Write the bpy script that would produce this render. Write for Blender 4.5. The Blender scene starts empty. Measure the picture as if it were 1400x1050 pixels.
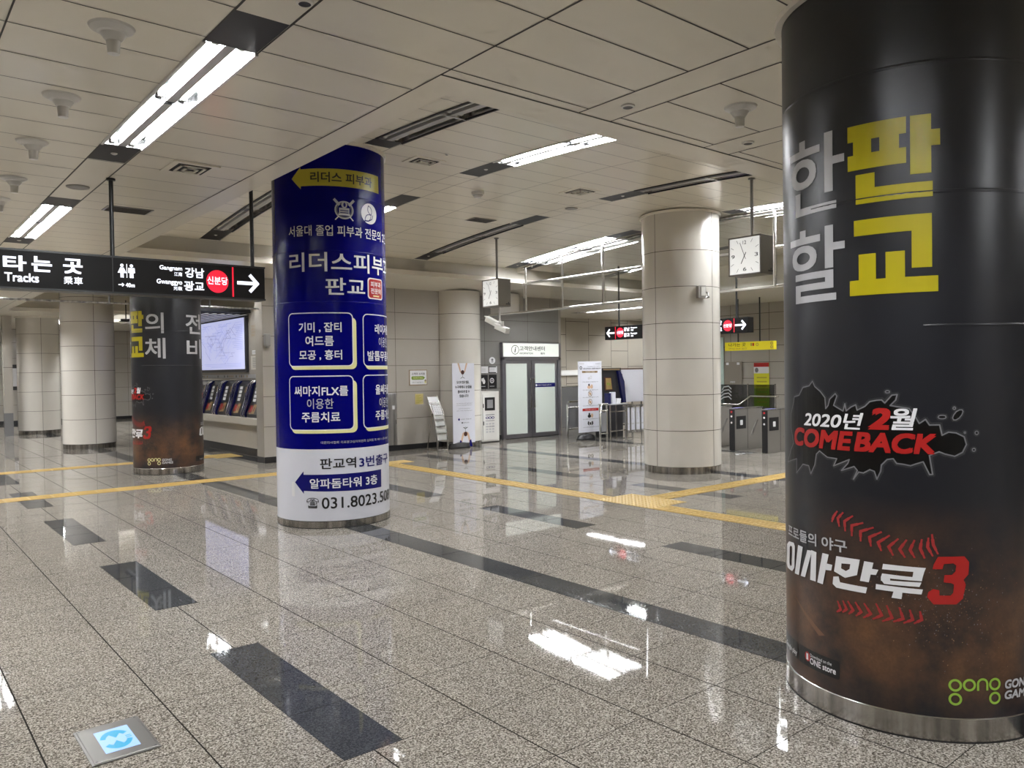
import bpy, bmesh, math, random
from mathutils import Vector, Matrix
random.seed(7)
PI = math.pi
S = 1.2                      # measured units -> metres (one floor tile = 0.6 m)
SC = bpy.context.scene
COL = SC.collection

# ------------------------------------------------------------------ camera, world, exposure
def set_camera():
    yaw, pit, rol, f = .6912, -.0167, -.0144, 1067.94
    cy, sy = math.cos(yaw), math.sin(yaw)
    fw = Vector((sy*math.cos(pit), cy*math.cos(pit), math.sin(pit)))
    r = Vector((cy, -sy, 0)); u = r.cross(fw)
    r2 = r*math.cos(rol) + u*math.sin(rol); u2 = -r*math.sin(rol) + u*math.cos(rol)
    m = Matrix((r2, u2, -fw)).transposed().to_4x4()
    m.translation = Vector((-.494, -5.178, 1.4672))*S
    cam = bpy.data.cameras.new('camera'); cam.sensor_fit = 'HORIZONTAL'; cam.sensor_width = 36
    cam.lens = 36*f/1400; cam.clip_start = .05; cam.clip_end = 200
    o = bpy.data.objects.new('camera', cam); o.matrix_world = m; COL.objects.link(o); SC.camera = o
set_camera()
W = bpy.data.worlds.new('world'); SC.world = W; W.use_nodes = True
W.node_tree.nodes['Background'].inputs[0].default_value = (.9, .95, 1, 1)
W.node_tree.nodes['Background'].inputs[1].default_value = .03
SC.view_settings.view_transform = 'Standard'; SC.view_settings.look = 'None'
SC.view_settings.gamma = 1; SC.view_settings.use_curve_mapping = False
EXPOSURE = 2.47
SC.view_settings.exposure = EXPOSURE
TUBE = 46.0                   # radiance of a lit fluorescent tube
SC.cycles.max_bounces = 10; SC.cycles.diffuse_bounces = 6; SC.cycles.glossy_bounces = 5
SC.cycles.transparent_max_bounces = 12; SC.cycles.sample_clamp_indirect = 6; SC.cycles.use_denoising = True
SC.cycles.caustics_reflective = False; SC.cycles.caustics_refractive = False

# ------------------------------------------------------------------ materials
MT = {}
def node_mat(name):
    m = bpy.data.materials.new(name); m.use_nodes = True
    nt = m.node_tree; return m, nt, nt.nodes['Principled BSDF']
def mat(name, c, rough=.5, metal=0., emit=0., ec=None, coat=0., spec=.5, noise=0., nscale=60.):
    m, nt, b = node_mat(name)
    b.inputs['Base Color'].default_value = (*c, 1); b.inputs['Roughness'].default_value = rough
    b.inputs['Metallic'].default_value = metal; b.inputs['Specular IOR Level'].default_value = spec; b.inputs['Coat Weight'].default_value = coat
    if emit:
        b.inputs['Emission Color'].default_value = (*(ec or c), 1); b.inputs['Emission Strength'].default_value = emit if name == 'tube_lit' else emit*2**(1.25-EXPOSURE)
    if noise:
        tc = nt.nodes.new('ShaderNodeTexCoord'); n = nt.nodes.new('ShaderNodeTexNoise'); n.inputs['Scale'].default_value = nscale
        n.inputs['Detail'].default_value = 3
        mx = nt.nodes.new('ShaderNodeMix'); mx.data_type = 'RGBA'
        mx.inputs[6].default_value = (*[v*(1-noise) for v in c], 1); mx.inputs[7].default_value = (*[min(1, v*(1+noise)) for v in c], 1)
        nt.links.new(tc.outputs['Object'], n.inputs['Vector']); nt.links.new(n.outputs['Fac'], mx.inputs[0]); nt.links.new(mx.outputs[2], b.inputs['Base Color'])
    MT[name] = m; return m
def granite(name, lo, mid, hi, rough):
    m, nt, b = node_mat(name); N = nt.nodes; L = nt.links
    tc = N.new('ShaderNodeTexCoord')
    n1 = N.new('ShaderNodeTexNoise'); n1.inputs['Scale'].default_value = 95; n1.inputs['Detail'].default_value = 3; n1.inputs['Roughness'].default_value = .75
    v = N.new('ShaderNodeTexVoronoi'); v.inputs['Scale'].default_value = 150
    n2 = N.new('ShaderNodeTexNoise'); n2.inputs['Scale'].default_value = 1.1; n2.inputs['Detail'].default_value = 2
    for n in (n1, v, n2): L.new(tc.outputs['Object'], n.inputs['Vector'])
    r = N.new('ShaderNodeValToRGB'); e = r.color_ramp.elements
    e[0].position = .33; e[0].color = (*lo, 1); e[1].position = .66; e[1].color = (*hi, 1)
    k = e.new(.5); k.color = (*mid, 1)
    mx = N.new('ShaderNodeMath'); mx.operation = 'MULTIPLY_ADD'; mx.inputs[1].default_value = .3
    sp = N.new('ShaderNodeSeparateColor'); L.new(v.outputs['Color'], sp.inputs[0])
    sb = N.new('ShaderNodeMath'); sb.operation = 'SUBTRACT'; sb.inputs[1].default_value = .5; L.new(sp.outputs[0], sb.inputs[0])
    L.new(sb.outputs[0], mx.inputs[0]); L.new(n1.outputs['Fac'], mx.inputs[2]); L.new(mx.outputs[0], r.inputs[0])
    hv = N.new('ShaderNodeHueSaturation'); mr = N.new('ShaderNodeMapRange'); mr.inputs[3].default_value = .92; mr.inputs[4].default_value = 1.08
    L.new(n2.outputs['Fac'], mr.inputs[0]); L.new(mr.outputs[0], hv.inputs['Value']); L.new(r.outputs[0], hv.inputs['Color'])
    L.new(hv.outputs[0], b.inputs['Base Color']); b.inputs['Roughness'].default_value = rough
    b.inputs['Specular IOR Level'].default_value = .22
    MT[name] = m; return m
def brushed(name, c, rough):
    m, nt, b = node_mat(name); N = nt.nodes; L = nt.links
    tc = N.new('ShaderNodeTexCoord'); mp = N.new('ShaderNodeMapping'); mp.inputs['Scale'].default_value = (40, 40, 1.2)
    n = N.new('ShaderNodeTexNoise'); n.inputs['Scale'].default_value = 3; n.inputs['Detail'].default_value = 4
    mr = N.new('ShaderNodeMapRange'); mr.inputs[3].default_value = rough*.7; mr.inputs[4].default_value = rough*1.3
    L.new(tc.outputs['Object'], mp.inputs[0]); L.new(mp.outputs[0], n.inputs['Vector']); L.new(n.outputs['Fac'], mr.inputs[0]); L.new(mr.outputs[0], b.inputs['Roughness'])
    b.inputs['Metallic'].default_value = 1
    n2 = N.new('ShaderNodeTexNoise'); n2.inputs['Scale'].default_value = .35; n2.inputs['Detail'].default_value = 3; L.new(mp.outputs[0], n2.inputs['Vector'])
    r2 = N.new('ShaderNodeMapRange'); r2.inputs[1].default_value = .35; r2.inputs[2].default_value = .65; L.new(n2.outputs['Fac'], r2.inputs[0])
    mx = N.new('ShaderNodeMix'); mx.data_type = 'RGBA'; mx.inputs[6].default_value = (*[v*.62 for v in c], 1); mx.inputs[7].default_value = (*[min(1, v*1.5) for v in c], 1)
    L.new(r2.outputs[0], mx.inputs[0]); L.new(mx.outputs[2], b.inputs['Base Color'])
    MT[name] = m; return m
def print_wrap(name):          # the black game poster: near-black sheet, printed brown earth low down
    m, nt, b = node_mat(name); N = nt.nodes; L = nt.links
    tc = N.new('ShaderNodeTexCoord'); sp = N.new('ShaderNodeSeparateXYZ'); L.new(tc.outputs['Object'], sp.inputs[0])
    n = N.new('ShaderNodeTexNoise'); n.inputs['Scale'].default_value = 2.6; n.inputs['Detail'].default_value = 6; n.inputs['Roughness'].default_value = .62
    L.new(tc.outputs['Object'], n.inputs['Vector'])
    mr = N.new('ShaderNodeMapRange'); mr.inputs[1].default_value = .98*S; mr.inputs[2].default_value = .33*S; mr.inputs[3].default_value = -.05; mr.inputs[4].default_value = .95
    L.new(sp.outputs[2], mr.inputs[0])
    ml = N.new('ShaderNodeMath'); ml.operation = 'MULTIPLY'; L.new(mr.outputs[0], ml.inputs[0])
    nr = N.new('ShaderNodeMapRange'); nr.inputs[1].default_value = .36; nr.inputs[2].default_value = .68; nr.clamp = True; L.new(n.outputs['Fac'], nr.inputs[0]); L.new(nr.outputs[0], ml.inputs[1])
    fl = N.new('ShaderNodeMapRange'); fl.inputs[1].default_value = .12*S; fl.inputs[2].default_value = .36*S; fl.inputs[3].default_value = .45; fl.inputs[4].default_value = 1; L.new(sp.outputs[2], fl.inputs[0])
    m2 = N.new('ShaderNodeMath'); m2.operation = 'MULTIPLY'; m2.use_clamp = True; L.new(ml.outputs[0], m2.inputs[0]); L.new(fl.outputs[0], m2.inputs[1])
    n3 = N.new('ShaderNodeTexNoise'); n3.inputs['Scale'].default_value = 70; n3.inputs['Detail'].default_value = 2; L.new(tc.outputs['Object'], n3.inputs['Vector'])
    br = N.new('ShaderNodeMix'); br.data_type = 'RGBA'; br.inputs[6].default_value = (.135, .056, .019, 1); br.inputs[7].default_value = (.26, .125, .055, 1); L.new(n3.outputs['Fac'], br.inputs[0])
    mx = N.new('ShaderNodeMix'); mx.data_type = 'RGBA'; mx.inputs[6].default_value = (.0115, .0120, .0160, 1)
    L.new(m2.outputs[0], mx.inputs[0]); L.new(br.outputs[2], mx.inputs[7]); L.new(mx.outputs[2], b.inputs['Base Color'])
    b.inputs['Roughness'].default_value = .32; b.inputs['Specular IOR Level'].default_value = .55
    MT[name] = m; return m
def glass_mat(name, tint, refl):
    m = bpy.data.materials.new(name); m.use_nodes = True; nt = m.node_tree; N = nt.nodes; L = nt.links
    N.remove(N['Principled BSDF']); out = N['Material Output']
    t = N.new('ShaderNodeBsdfTransparent'); t.inputs[0].default_value = (*tint, 1)
    g = N.new('ShaderNodeBsdfGlossy'); g.inputs['Roughness'].default_value = .03
    fr = N.new('ShaderNodeFresnel'); fr.inputs[0].default_value = refl; mx = N.new('ShaderNodeMixShader')
    L.new(fr.outputs[0], mx.inputs[0]); L.new(t.outputs[0], mx.inputs[1]); L.new(g.outputs[0], mx.inputs[2]); L.new(mx.outputs[0], out.inputs[0])
    MT[name] = m; return m
granite('granite', (.065, .055, .044), (.255, .23, .197), (.56, .52, .465), .03)
granite('granite_dark', (.035, .037, .040), (.055, .057, .062), (.085, .088, .095), .04)
mat('grout', (.012, .010, .007), .8, spec=.1)
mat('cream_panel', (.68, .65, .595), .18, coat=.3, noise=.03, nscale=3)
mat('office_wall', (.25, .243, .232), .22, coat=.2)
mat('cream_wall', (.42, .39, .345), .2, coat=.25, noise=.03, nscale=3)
mat('beige_wall', (.62, .57, .485), .35, noise=.03, nscale=3)
mat('seam', (.055, .045, .032), .6, spec=.2)
mat('ceiling_metal', (.86, .815, .70), .24, noise=.02, nscale=2)
mat('ceiling_edge', (.84, .80, .72), .3)
mat('fascia', (.50, .47, .40), .35)  # ceiling metal made darker: shade on the set-back wall is in the colour
mat('ceiling_seam', (.05, .045, .038), .6)
mat('painted_void', (.01, .01, .01), .8)  # black standing in for the darkness behind slats and louvres
mat('base_black', (.02, .02, .022), .3)
brushed('steel', (.42, .405, .385), .22)
brushed('steel_dark', (.34, .335, .33), .34)
mat('chrome', (.72, .71, .69), .16, metal=1)
print_wrap('poster_black')
mat('poster_blue', (.0010, .0011, .135), .2, spec=.15)
mat('poster_blue_ink', (.0010, .0011, .135), .2, spec=.15)
mat('splash_black', (.002, .002, .002), .3)
mat('poster_white', (.68, .69, .76), .25)
mat('ink_white', (.80, .80, .82), .3)
mat('ink_grey', (.52, .52, .54), .3)
mat('splash_glow', (.035, .035, .038), .3)
mat('ink_grey_dark', (.17, .17, .18), .35)
mat('ink_black', (.012, .012, .013), .3)
mat('ink_yellow', (.44, .375, .007), .3)
mat('ink_gold', (.46, .40, .04), .3)
mat('ink_pale_yellow', (.80, .76, .36), .35)
mat('ink_red', (.40, .016, .014), .3)
mat('ink_stitch', (.36, .03, .03), .35)
mat('ink_green', (.30, .52, .06), .3)
mat('ink_foul', (.17, .085, .045), .4)
mat('ink_blue', (.003, .0035, .14), .3, spec=.3)
mat('ink_brown', (.25, .17, .09), .4)
mat('sign_black', (.007, .0062, .006), .5, spec=.15)
mat('sign_white', (.9, .92, 1), .4, emit=.44, ec=(.84, .88, 1))
mat('sign_red', (.8, .01, .03), .4, emit=.27, ec=(.9, .008, .035))
mat('sign_yellow', (.72, .62, .02), .4, emit=.1, ec=(.8, .68, .02))
mat('pole_black', (.012, .012, .012), .4)
mat('white_plastic', (.72, .71, .68), .35)
mat('grey_plastic', (.30, .29, .27), .4)
mat('dark_plastic', (.022, .022, .024), .35)
mat('light_black', (.022, .022, .026), .5)
mat('reflector', (.75, .74, .72), .22, metal=1)
mat('reflector_lit', (.16, .16, .16), .22, metal=1)  # reflector of lit fittings, colour darkened to hold back the tubes' glare
mat('trim_white', (.7, .7, .69), .4)
mat('gate_steel', (.50, .49, .47), .34, metal=.85)
mat('ridge', (.45, .45, .46), .4)
mat('tube_lit', (1, 1, 1), .4, emit=TUBE, ec=(.96, .98, 1))
mat('tube_off', (.62, .62, .60), .3)
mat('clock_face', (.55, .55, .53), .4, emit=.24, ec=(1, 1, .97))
mat('clock_mark', (.05, .05, .05), .5)
mat('clock_hand', (.01, .01, .01), .5)
mat('clock_case', (.20, .185, .16), .38, metal=.5)
mat('lightbox_map', (.6, .63, .9), .35, emit=.26, ec=(.60, .64, .98))
mat('map_line', (.30, .32, .55), .4, emit=.08, ec=(.35, .38, .75))
mat('map_line_pale', (.42, .48, .78), .4, emit=.13, ec=(.45, .52, .95))
mat('map_frame', (.03, .03, .035), .3)
mat('info_sign', (.8, .83, .78), .35, emit=.17, ec=(.86, .92, .84))
mat('frost', (.62, .67, .62), .12, emit=.06, ec=(.8, .9, .82))  # faint glow stands in for the lit room behind the panes
mat('door_steel', (.36, .35, .38), .28, metal=.85)
mat('navy', (.008, .010, .075), .2, coat=.4)
mat('machine_dark', (.02, .02, .024), .3)
mat('machine_grey', (.30, .30, .31), .35)
mat('machine_red', (.2, .012, .01), .4)
mat('machine_gold', (.28, .19, .07), .4)
mat('counter', (.50, .47, .41), .35)
mat('paper', (.72, .72, .74), .6)
mat('paper_yellow', (.62, .52, .22), .6)
mat('green_ink', (.16, .26, .02), .5)
mat('skin_ink', (.60, .40, .27), .5)
mat('soil_ink', (.06, .018, .010), .5)
mat('leaf_ink', (.02, .03, .01), .5)
mat('tactile', (.52, .36, .12), .45, noise=.12, nscale=30)
mat('lamp_frame', (.17, .163, .153), .36, metal=.9)
mat('lamp_blue', (.12, .2, .42), .3, emit=.42, ec=(.32, .52, .98))
mat('lamp_cyan', (.01, .2, .34), .3, emit=.22, ec=(.015, .46, .78))
mat('slat', (.80, .79, .76), .3)
mat('barrier_grey', (.20, .20, .205), .25)
mat('gate_led', (.20, .20, .45), .3, emit=.1, ec=(.25, .25, .7))
mat('led_red', (.4, .02, .02), .3, emit=.12, ec=(1, .05, .08))
mat('yellow_poster', (.72, .70, .03), .5)
mat('green_poster', (.30, .50, .04), .5)
mat('far_door', (.25, .22, .18), .45)
mat('mint', (.50, .62, .56), .3)
glass_mat('glass', (.86, .87, .87), 1.35)
glass_mat('glass_dark', (.45, .46, .47), 1.4)

# ------------------------------------------------------------------ mesh builder
LOC = {}
class MB:
    def __init__(s): s.v = []; s.f = []; s.m = []; s.sm = []; s.mats = []
    def mi(s, name):
        if name not in s.mats: s.mats.append(name)
        return s.mats.index(name)
    def add(s, vs, fs, m, smooth=False):
        n = len(s.v); s.v += [tuple(v) for v in vs]; k = s.mi(m)
        for f in fs: s.f.append(tuple(n+i for i in f)); s.m.append(k); s.sm.append(smooth)
        return s
    def quad(s, a, b, c, d, m): return s.add([a, b, c, d], [(0, 1, 2, 3)], m)
    def box(s, x0, x1, y0, y1, z0, z1, m):
        v = [(x, y, z) for z in (z0, z1) for y in (y0, y1) for x in (x0, x1)]
        return s.add(v, [(0, 2, 3, 1), (4, 5, 7, 6), (0, 1, 5, 4), (2, 6, 7, 3), (0, 4, 6, 2), (1, 3, 7, 5)], m)
    def prism(s, base, ext, m, smooth=False):
        n = len(base); e = Vector(ext); b = [Vector(p) for p in base]
        s.add(b + [p+e for p in b], [tuple(range(n))[::-1], tuple(range(n, 2*n))], m)
        s.add(b + [p+e for p in b], [(i, (i+1) % n, n+(i+1) % n, n+i) for i in range(n)], m, smooth); return s
    def tube(s, pts, r, m, n=8, caps=True):
        P = [Vector(p) for p in pts]; rings = []
        for i, p in enumerate(P):
            d = ((P[i]-P[i-1]).normalized() if i else Vector((0, 0, 0))) + ((P[i+1]-P[i]).normalized() if i < len(P)-1 else Vector((0, 0, 0)))
            d.normalize(); a = d.cross(Vector((0, 0, 1)) if abs(d.z) < .9 else Vector((1, 0, 0))).normalized(); b = d.cross(a)
            rr = r[i] if isinstance(r, (list, tuple)) else r
            rings.append([p + (a*math.cos(t)+b*math.sin(t))*rr for t in [2*PI*k/n for k in range(n)]])
        vs = [v for R in rings for v in R]
        s.add(vs, [(i*n+k, i*n+(k+1) % n, (i+1)*n+(k+1) % n, (i+1)*n+k) for i in range(len(P)-1) for k in range(n)], m, True)
        if caps: s.add(rings[0], [tuple(range(n))], m); s.add(rings[-1], [tuple(range(n))[::-1]], m)
        return s
    def lathe(s, prof, c, m, n=64, a0=0., a1=2*PI, soft=False):
        full = abs(a1-a0-2*PI) < 1e-6; k = n if full else n+1
        A = [a0+(a1-a0)*i/n for i in range(k)]
        ring = lambda r, z: [(c[0]+r*math.cos(t), c[1]+r*math.sin(t), z) for t in A]
        if soft:
            vs = [v for r, z in prof for v in ring(r, z)]
            s.add(vs, [(i*k+j, i*k+(j+1) % k, (i+1)*k+(j+1) % k, (i+1)*k+j) for i in range(len(prof)-1) for j in range(n)], m, True)
        else:
            for (r0, z0), (r1, z1) in zip(prof, prof[1:]):
                s.add(ring(r0, z0)+ring(r1, z1), [(j, (j+1) % k, k+(j+1) % k, k+j) for j in range(n)], m, True)
        return s
    def disc(s, c, r, m, n=24, up=(0, 0, 1)):
        u = Vector(up).normalized(); a = u.cross(Vector((0, 0, 1)) if abs(u.z) < .9 else Vector((1, 0, 0))).normalized(); b = u.cross(a); c = Vector(c)
        return s.add([c+(a*math.cos(2*PI*i/n)+b*math.sin(2*PI*i/n))*r for i in range(n)], [tuple(range(n))], m)
    def build(s, name, parent=None, bevel=0.):
        o0 = Vector((0, 0, 0))
        p = parent
        while p is not None:
            if p.name in LOC: o0 = LOC[p.name]; break
            p = p.parent
        me = bpy.data.meshes.new(name); me.from_pydata([Vector(v)-o0 for v in s.v], [], s.f)
        for n in s.mats: me.materials.append(MT[n])
        me.polygons.foreach_set('material_index', s.m); me.polygons.foreach_set('use_smooth', s.sm); me.update()
        o = bpy.data.objects.new(name, me); COL.objects.link(o)
        if parent is not None: o.parent = parent
        if bevel:
            b = o.modifiers.new('bevel', 'BEVEL'); b.width = bevel*S; b.segments = 2; b.limit_method = 'ANGLE'; b.angle_limit = math.radians(40)
        return o
def tag(o, label, cat, group=None, kind=None):
    o['label'] = label; o['category'] = cat
    if group: o['group'] = group
    if kind: o['kind'] = kind
    return o
def T(name, label, cat, loc=(0, 0, 0), group=None, kind='thing'):
    o = bpy.data.objects.new(name, None); COL.objects.link(o); o.location = loc; o.empty_display_size = .1
    LOC[o.name] = Vector(loc); return tag(o, label, cat, group, kind)
def dup(root, loc, label=None, group=None):
    def cp(o, par):
        c = o.copy(); COL.objects.link(c); c.parent = par
        for ch in list(o.children): cp(ch, c)
        return c
    r = cp(root, None); r.location = loc
    if label: r['label'] = label
    if group: r['group'] = group
    return r
def struct(name, mb, label, cat):
    return tag(mb.build(name), label, cat, kind='structure')

# ------------------------------------------------------------------ lettering and printed shapes
GC = {}
def glyphs(body):
    if body not in GC:
        c = bpy.data.curves.new('lettering_source', 'FONT'); c.body = body; c.resolution_u = 4
        o = bpy.data.objects.new('lettering_source', c); COL.objects.link(o)
        e = o.evaluated_get(bpy.context.evaluated_depsgraph_get()); m = e.to_mesh()
        GC[body] = ([(v.co.x, v.co.y) for v in m.vertices], [tuple(p.vertices) for p in m.polygons])
        e.to_mesh_clear(); bpy.data.objects.remove(o); bpy.data.curves.remove(c)
    return GC[body]
def cut(vs, fs, step):
    bm = bmesh.new(); B = [bm.verts.new((x, y, 0)) for x, y in vs]
    for f in fs:
        try: bm.faces.new([B[i] for i in f])
        except ValueError: pass
    xs = [v[0] for v in vs]; k = math.floor(min(xs)/step)+1
    while k*step < max(xs):
        bmesh.ops.bisect_plane(bm, geom=bm.verts[:]+bm.edges[:]+bm.faces[:], plane_co=(k*step, 0, 0), plane_no=(1, 0, 0)); k += 1
    bm.verts.index_update()
    r = [(v.co.x, v.co.y) for v in bm.verts], [tuple(v.index for v in f.verts) for f in bm.faces]
    bm.free(); return r
def flat_poly(loop):
    bm = bmesh.new(); f = bm.faces.new([bm.verts.new((x, y, 0)) for x, y in loop])
    bmesh.ops.triangulate(bm, faces=[f]); bm.verts.index_update()
    r = [(v.co.x, v.co.y) for v in bm.verts], [tuple(v.index for v in g.verts) for g in bm.faces]
    bm.free(); return r
class Surf:                      # a printed surface: (u, v) -> point; lift sets the layer
    def __init__(s, mb, fn, step=None): s.mb = mb; s.fn = fn; s.step = step
    def put(s, vs, fs, m, lift):
        if s.step: vs, fs = cut(vs, fs, s.step)
        s.mb.add([s.fn(u, v, lift) for u, v in vs], fs, m); return s
    def text(s, body, r, m, bold=0., shear=0., lift=.003):
        u0, u1, v0, v1 = r; vs, fs = glyphs(body)
        if not vs: return s
        if shear: vs = [(x+shear*y, y) for x, y in vs]
        xs = [p[0] for p in vs]; ys = [p[1] for p in vs]; a, b, c, d = min(xs), max(xs), min(ys), max(ys)
        bw = bold*(v1-v0)/(d-c); bu = bold*(u1-u0)/(b-a)
        u0 += bu*(1 if u1 > u0 else 1); u1 -= bu; v0 += bw; v1 -= bw
        base = [(u0+(x-a)/(b-a)*(u1-u0), v0+(y-c)/(d-c)*(v1-v0)) for x, y in vs]
        offs = [(0, 0)] if not bold else [(0, 0), (bu, bw), (-bu, bw), (bu, -bw), (-bu, -bw)]
        for k, (dx, dy) in enumerate(offs): s.put([(x+dx, y+dy) for x, y in base], fs, m, lift+k*.00008)
        return s
    def rect(s, u0, u1, v0, v1, m, lift=.003): return s.put([(u0, v0), (u1, v0), (u1, v1), (u0, v1)], [(0, 1, 2, 3)], m, lift)
    def poly(s, loop, m, lift=.003): return s.put(*flat_poly(loop), m, lift)
    def ring(s, outer, inner, m, lift=.003):
        n = len(outer); return s.put(list(outer)+list(inner), [(i, (i+1) % n, n+(i+1) % n, n+i) for i in range(n)], m, lift)
    def ell(s, cu, cv, ru, rv, m, lift=.003, n=28, hole=0.):
        o = [(cu+ru*math.cos(2*PI*i/n), cv+rv*math.sin(2*PI*i/n)) for i in range(n)]
        if hole: return s.ring(o, [(cu+(x-cu)*hole, cv+(y-cv)*hole) for x, y in o], m, lift)
        return s.put(o, [tuple(range(n))], m, lift)
    def line(s, pts, w, asp, m, lift=.003):      # stroke of width w (in v units); asp = u per v
        for (a, b), (c, d) in zip(pts, pts[1:]):
            dx, dy = (c-a)/asp, d-b; L = math.hypot(dx, dy) or 1; nx, ny = -dy/L*w/2, dx/L*w/2; ex, ey = dx/L*w*.3, dy/L*w*.3
            s.put([(a-(ex-nx)*asp, b-ey+ny), (a-(ex+nx)*asp, b-ey-ny), (c+(ex-nx)*asp, d+ey-ny), (c+(ex+nx)*asp, d+ey+ny)], [(0, 1, 2, 3)], m, lift)
        return s
    def rrect(s, u0, u1, v0, v1, rad, asp, m, lift=.003):
        P = []
        for cu, cv, a in ((u1-rad*asp, v1-rad, 0), (u0+rad*asp, v1-rad, 90), (u0+rad*asp, v0+rad, 180), (u1-rad*asp, v0+rad, 270)):
            for k in range(5): t = math.radians(a+22.5*k); P.append((cu+rad*asp*math.cos(t), cv+rad*math.sin(t)))
        return s.poly(P, m, lift)
def on_y(mb, y): return Surf(mb, lambda u, v, l: (u, y-l, v))               # faces -Y
def on_x(mb, x): return Surf(mb, lambda u, v, l: (x-l, u, v))               # faces -X, u is y
def on_z(mb, z): return Surf(mb, lambda u, v, l: (u, v, z+l))
def on_cyl(mb, c, R): return Surf(mb, lambda u, v, l: (c[0]+(R+l)*math.cos(math.radians(u)), c[1]+(R+l)*math.sin(math.radians(u)), v), 4.)
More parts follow.
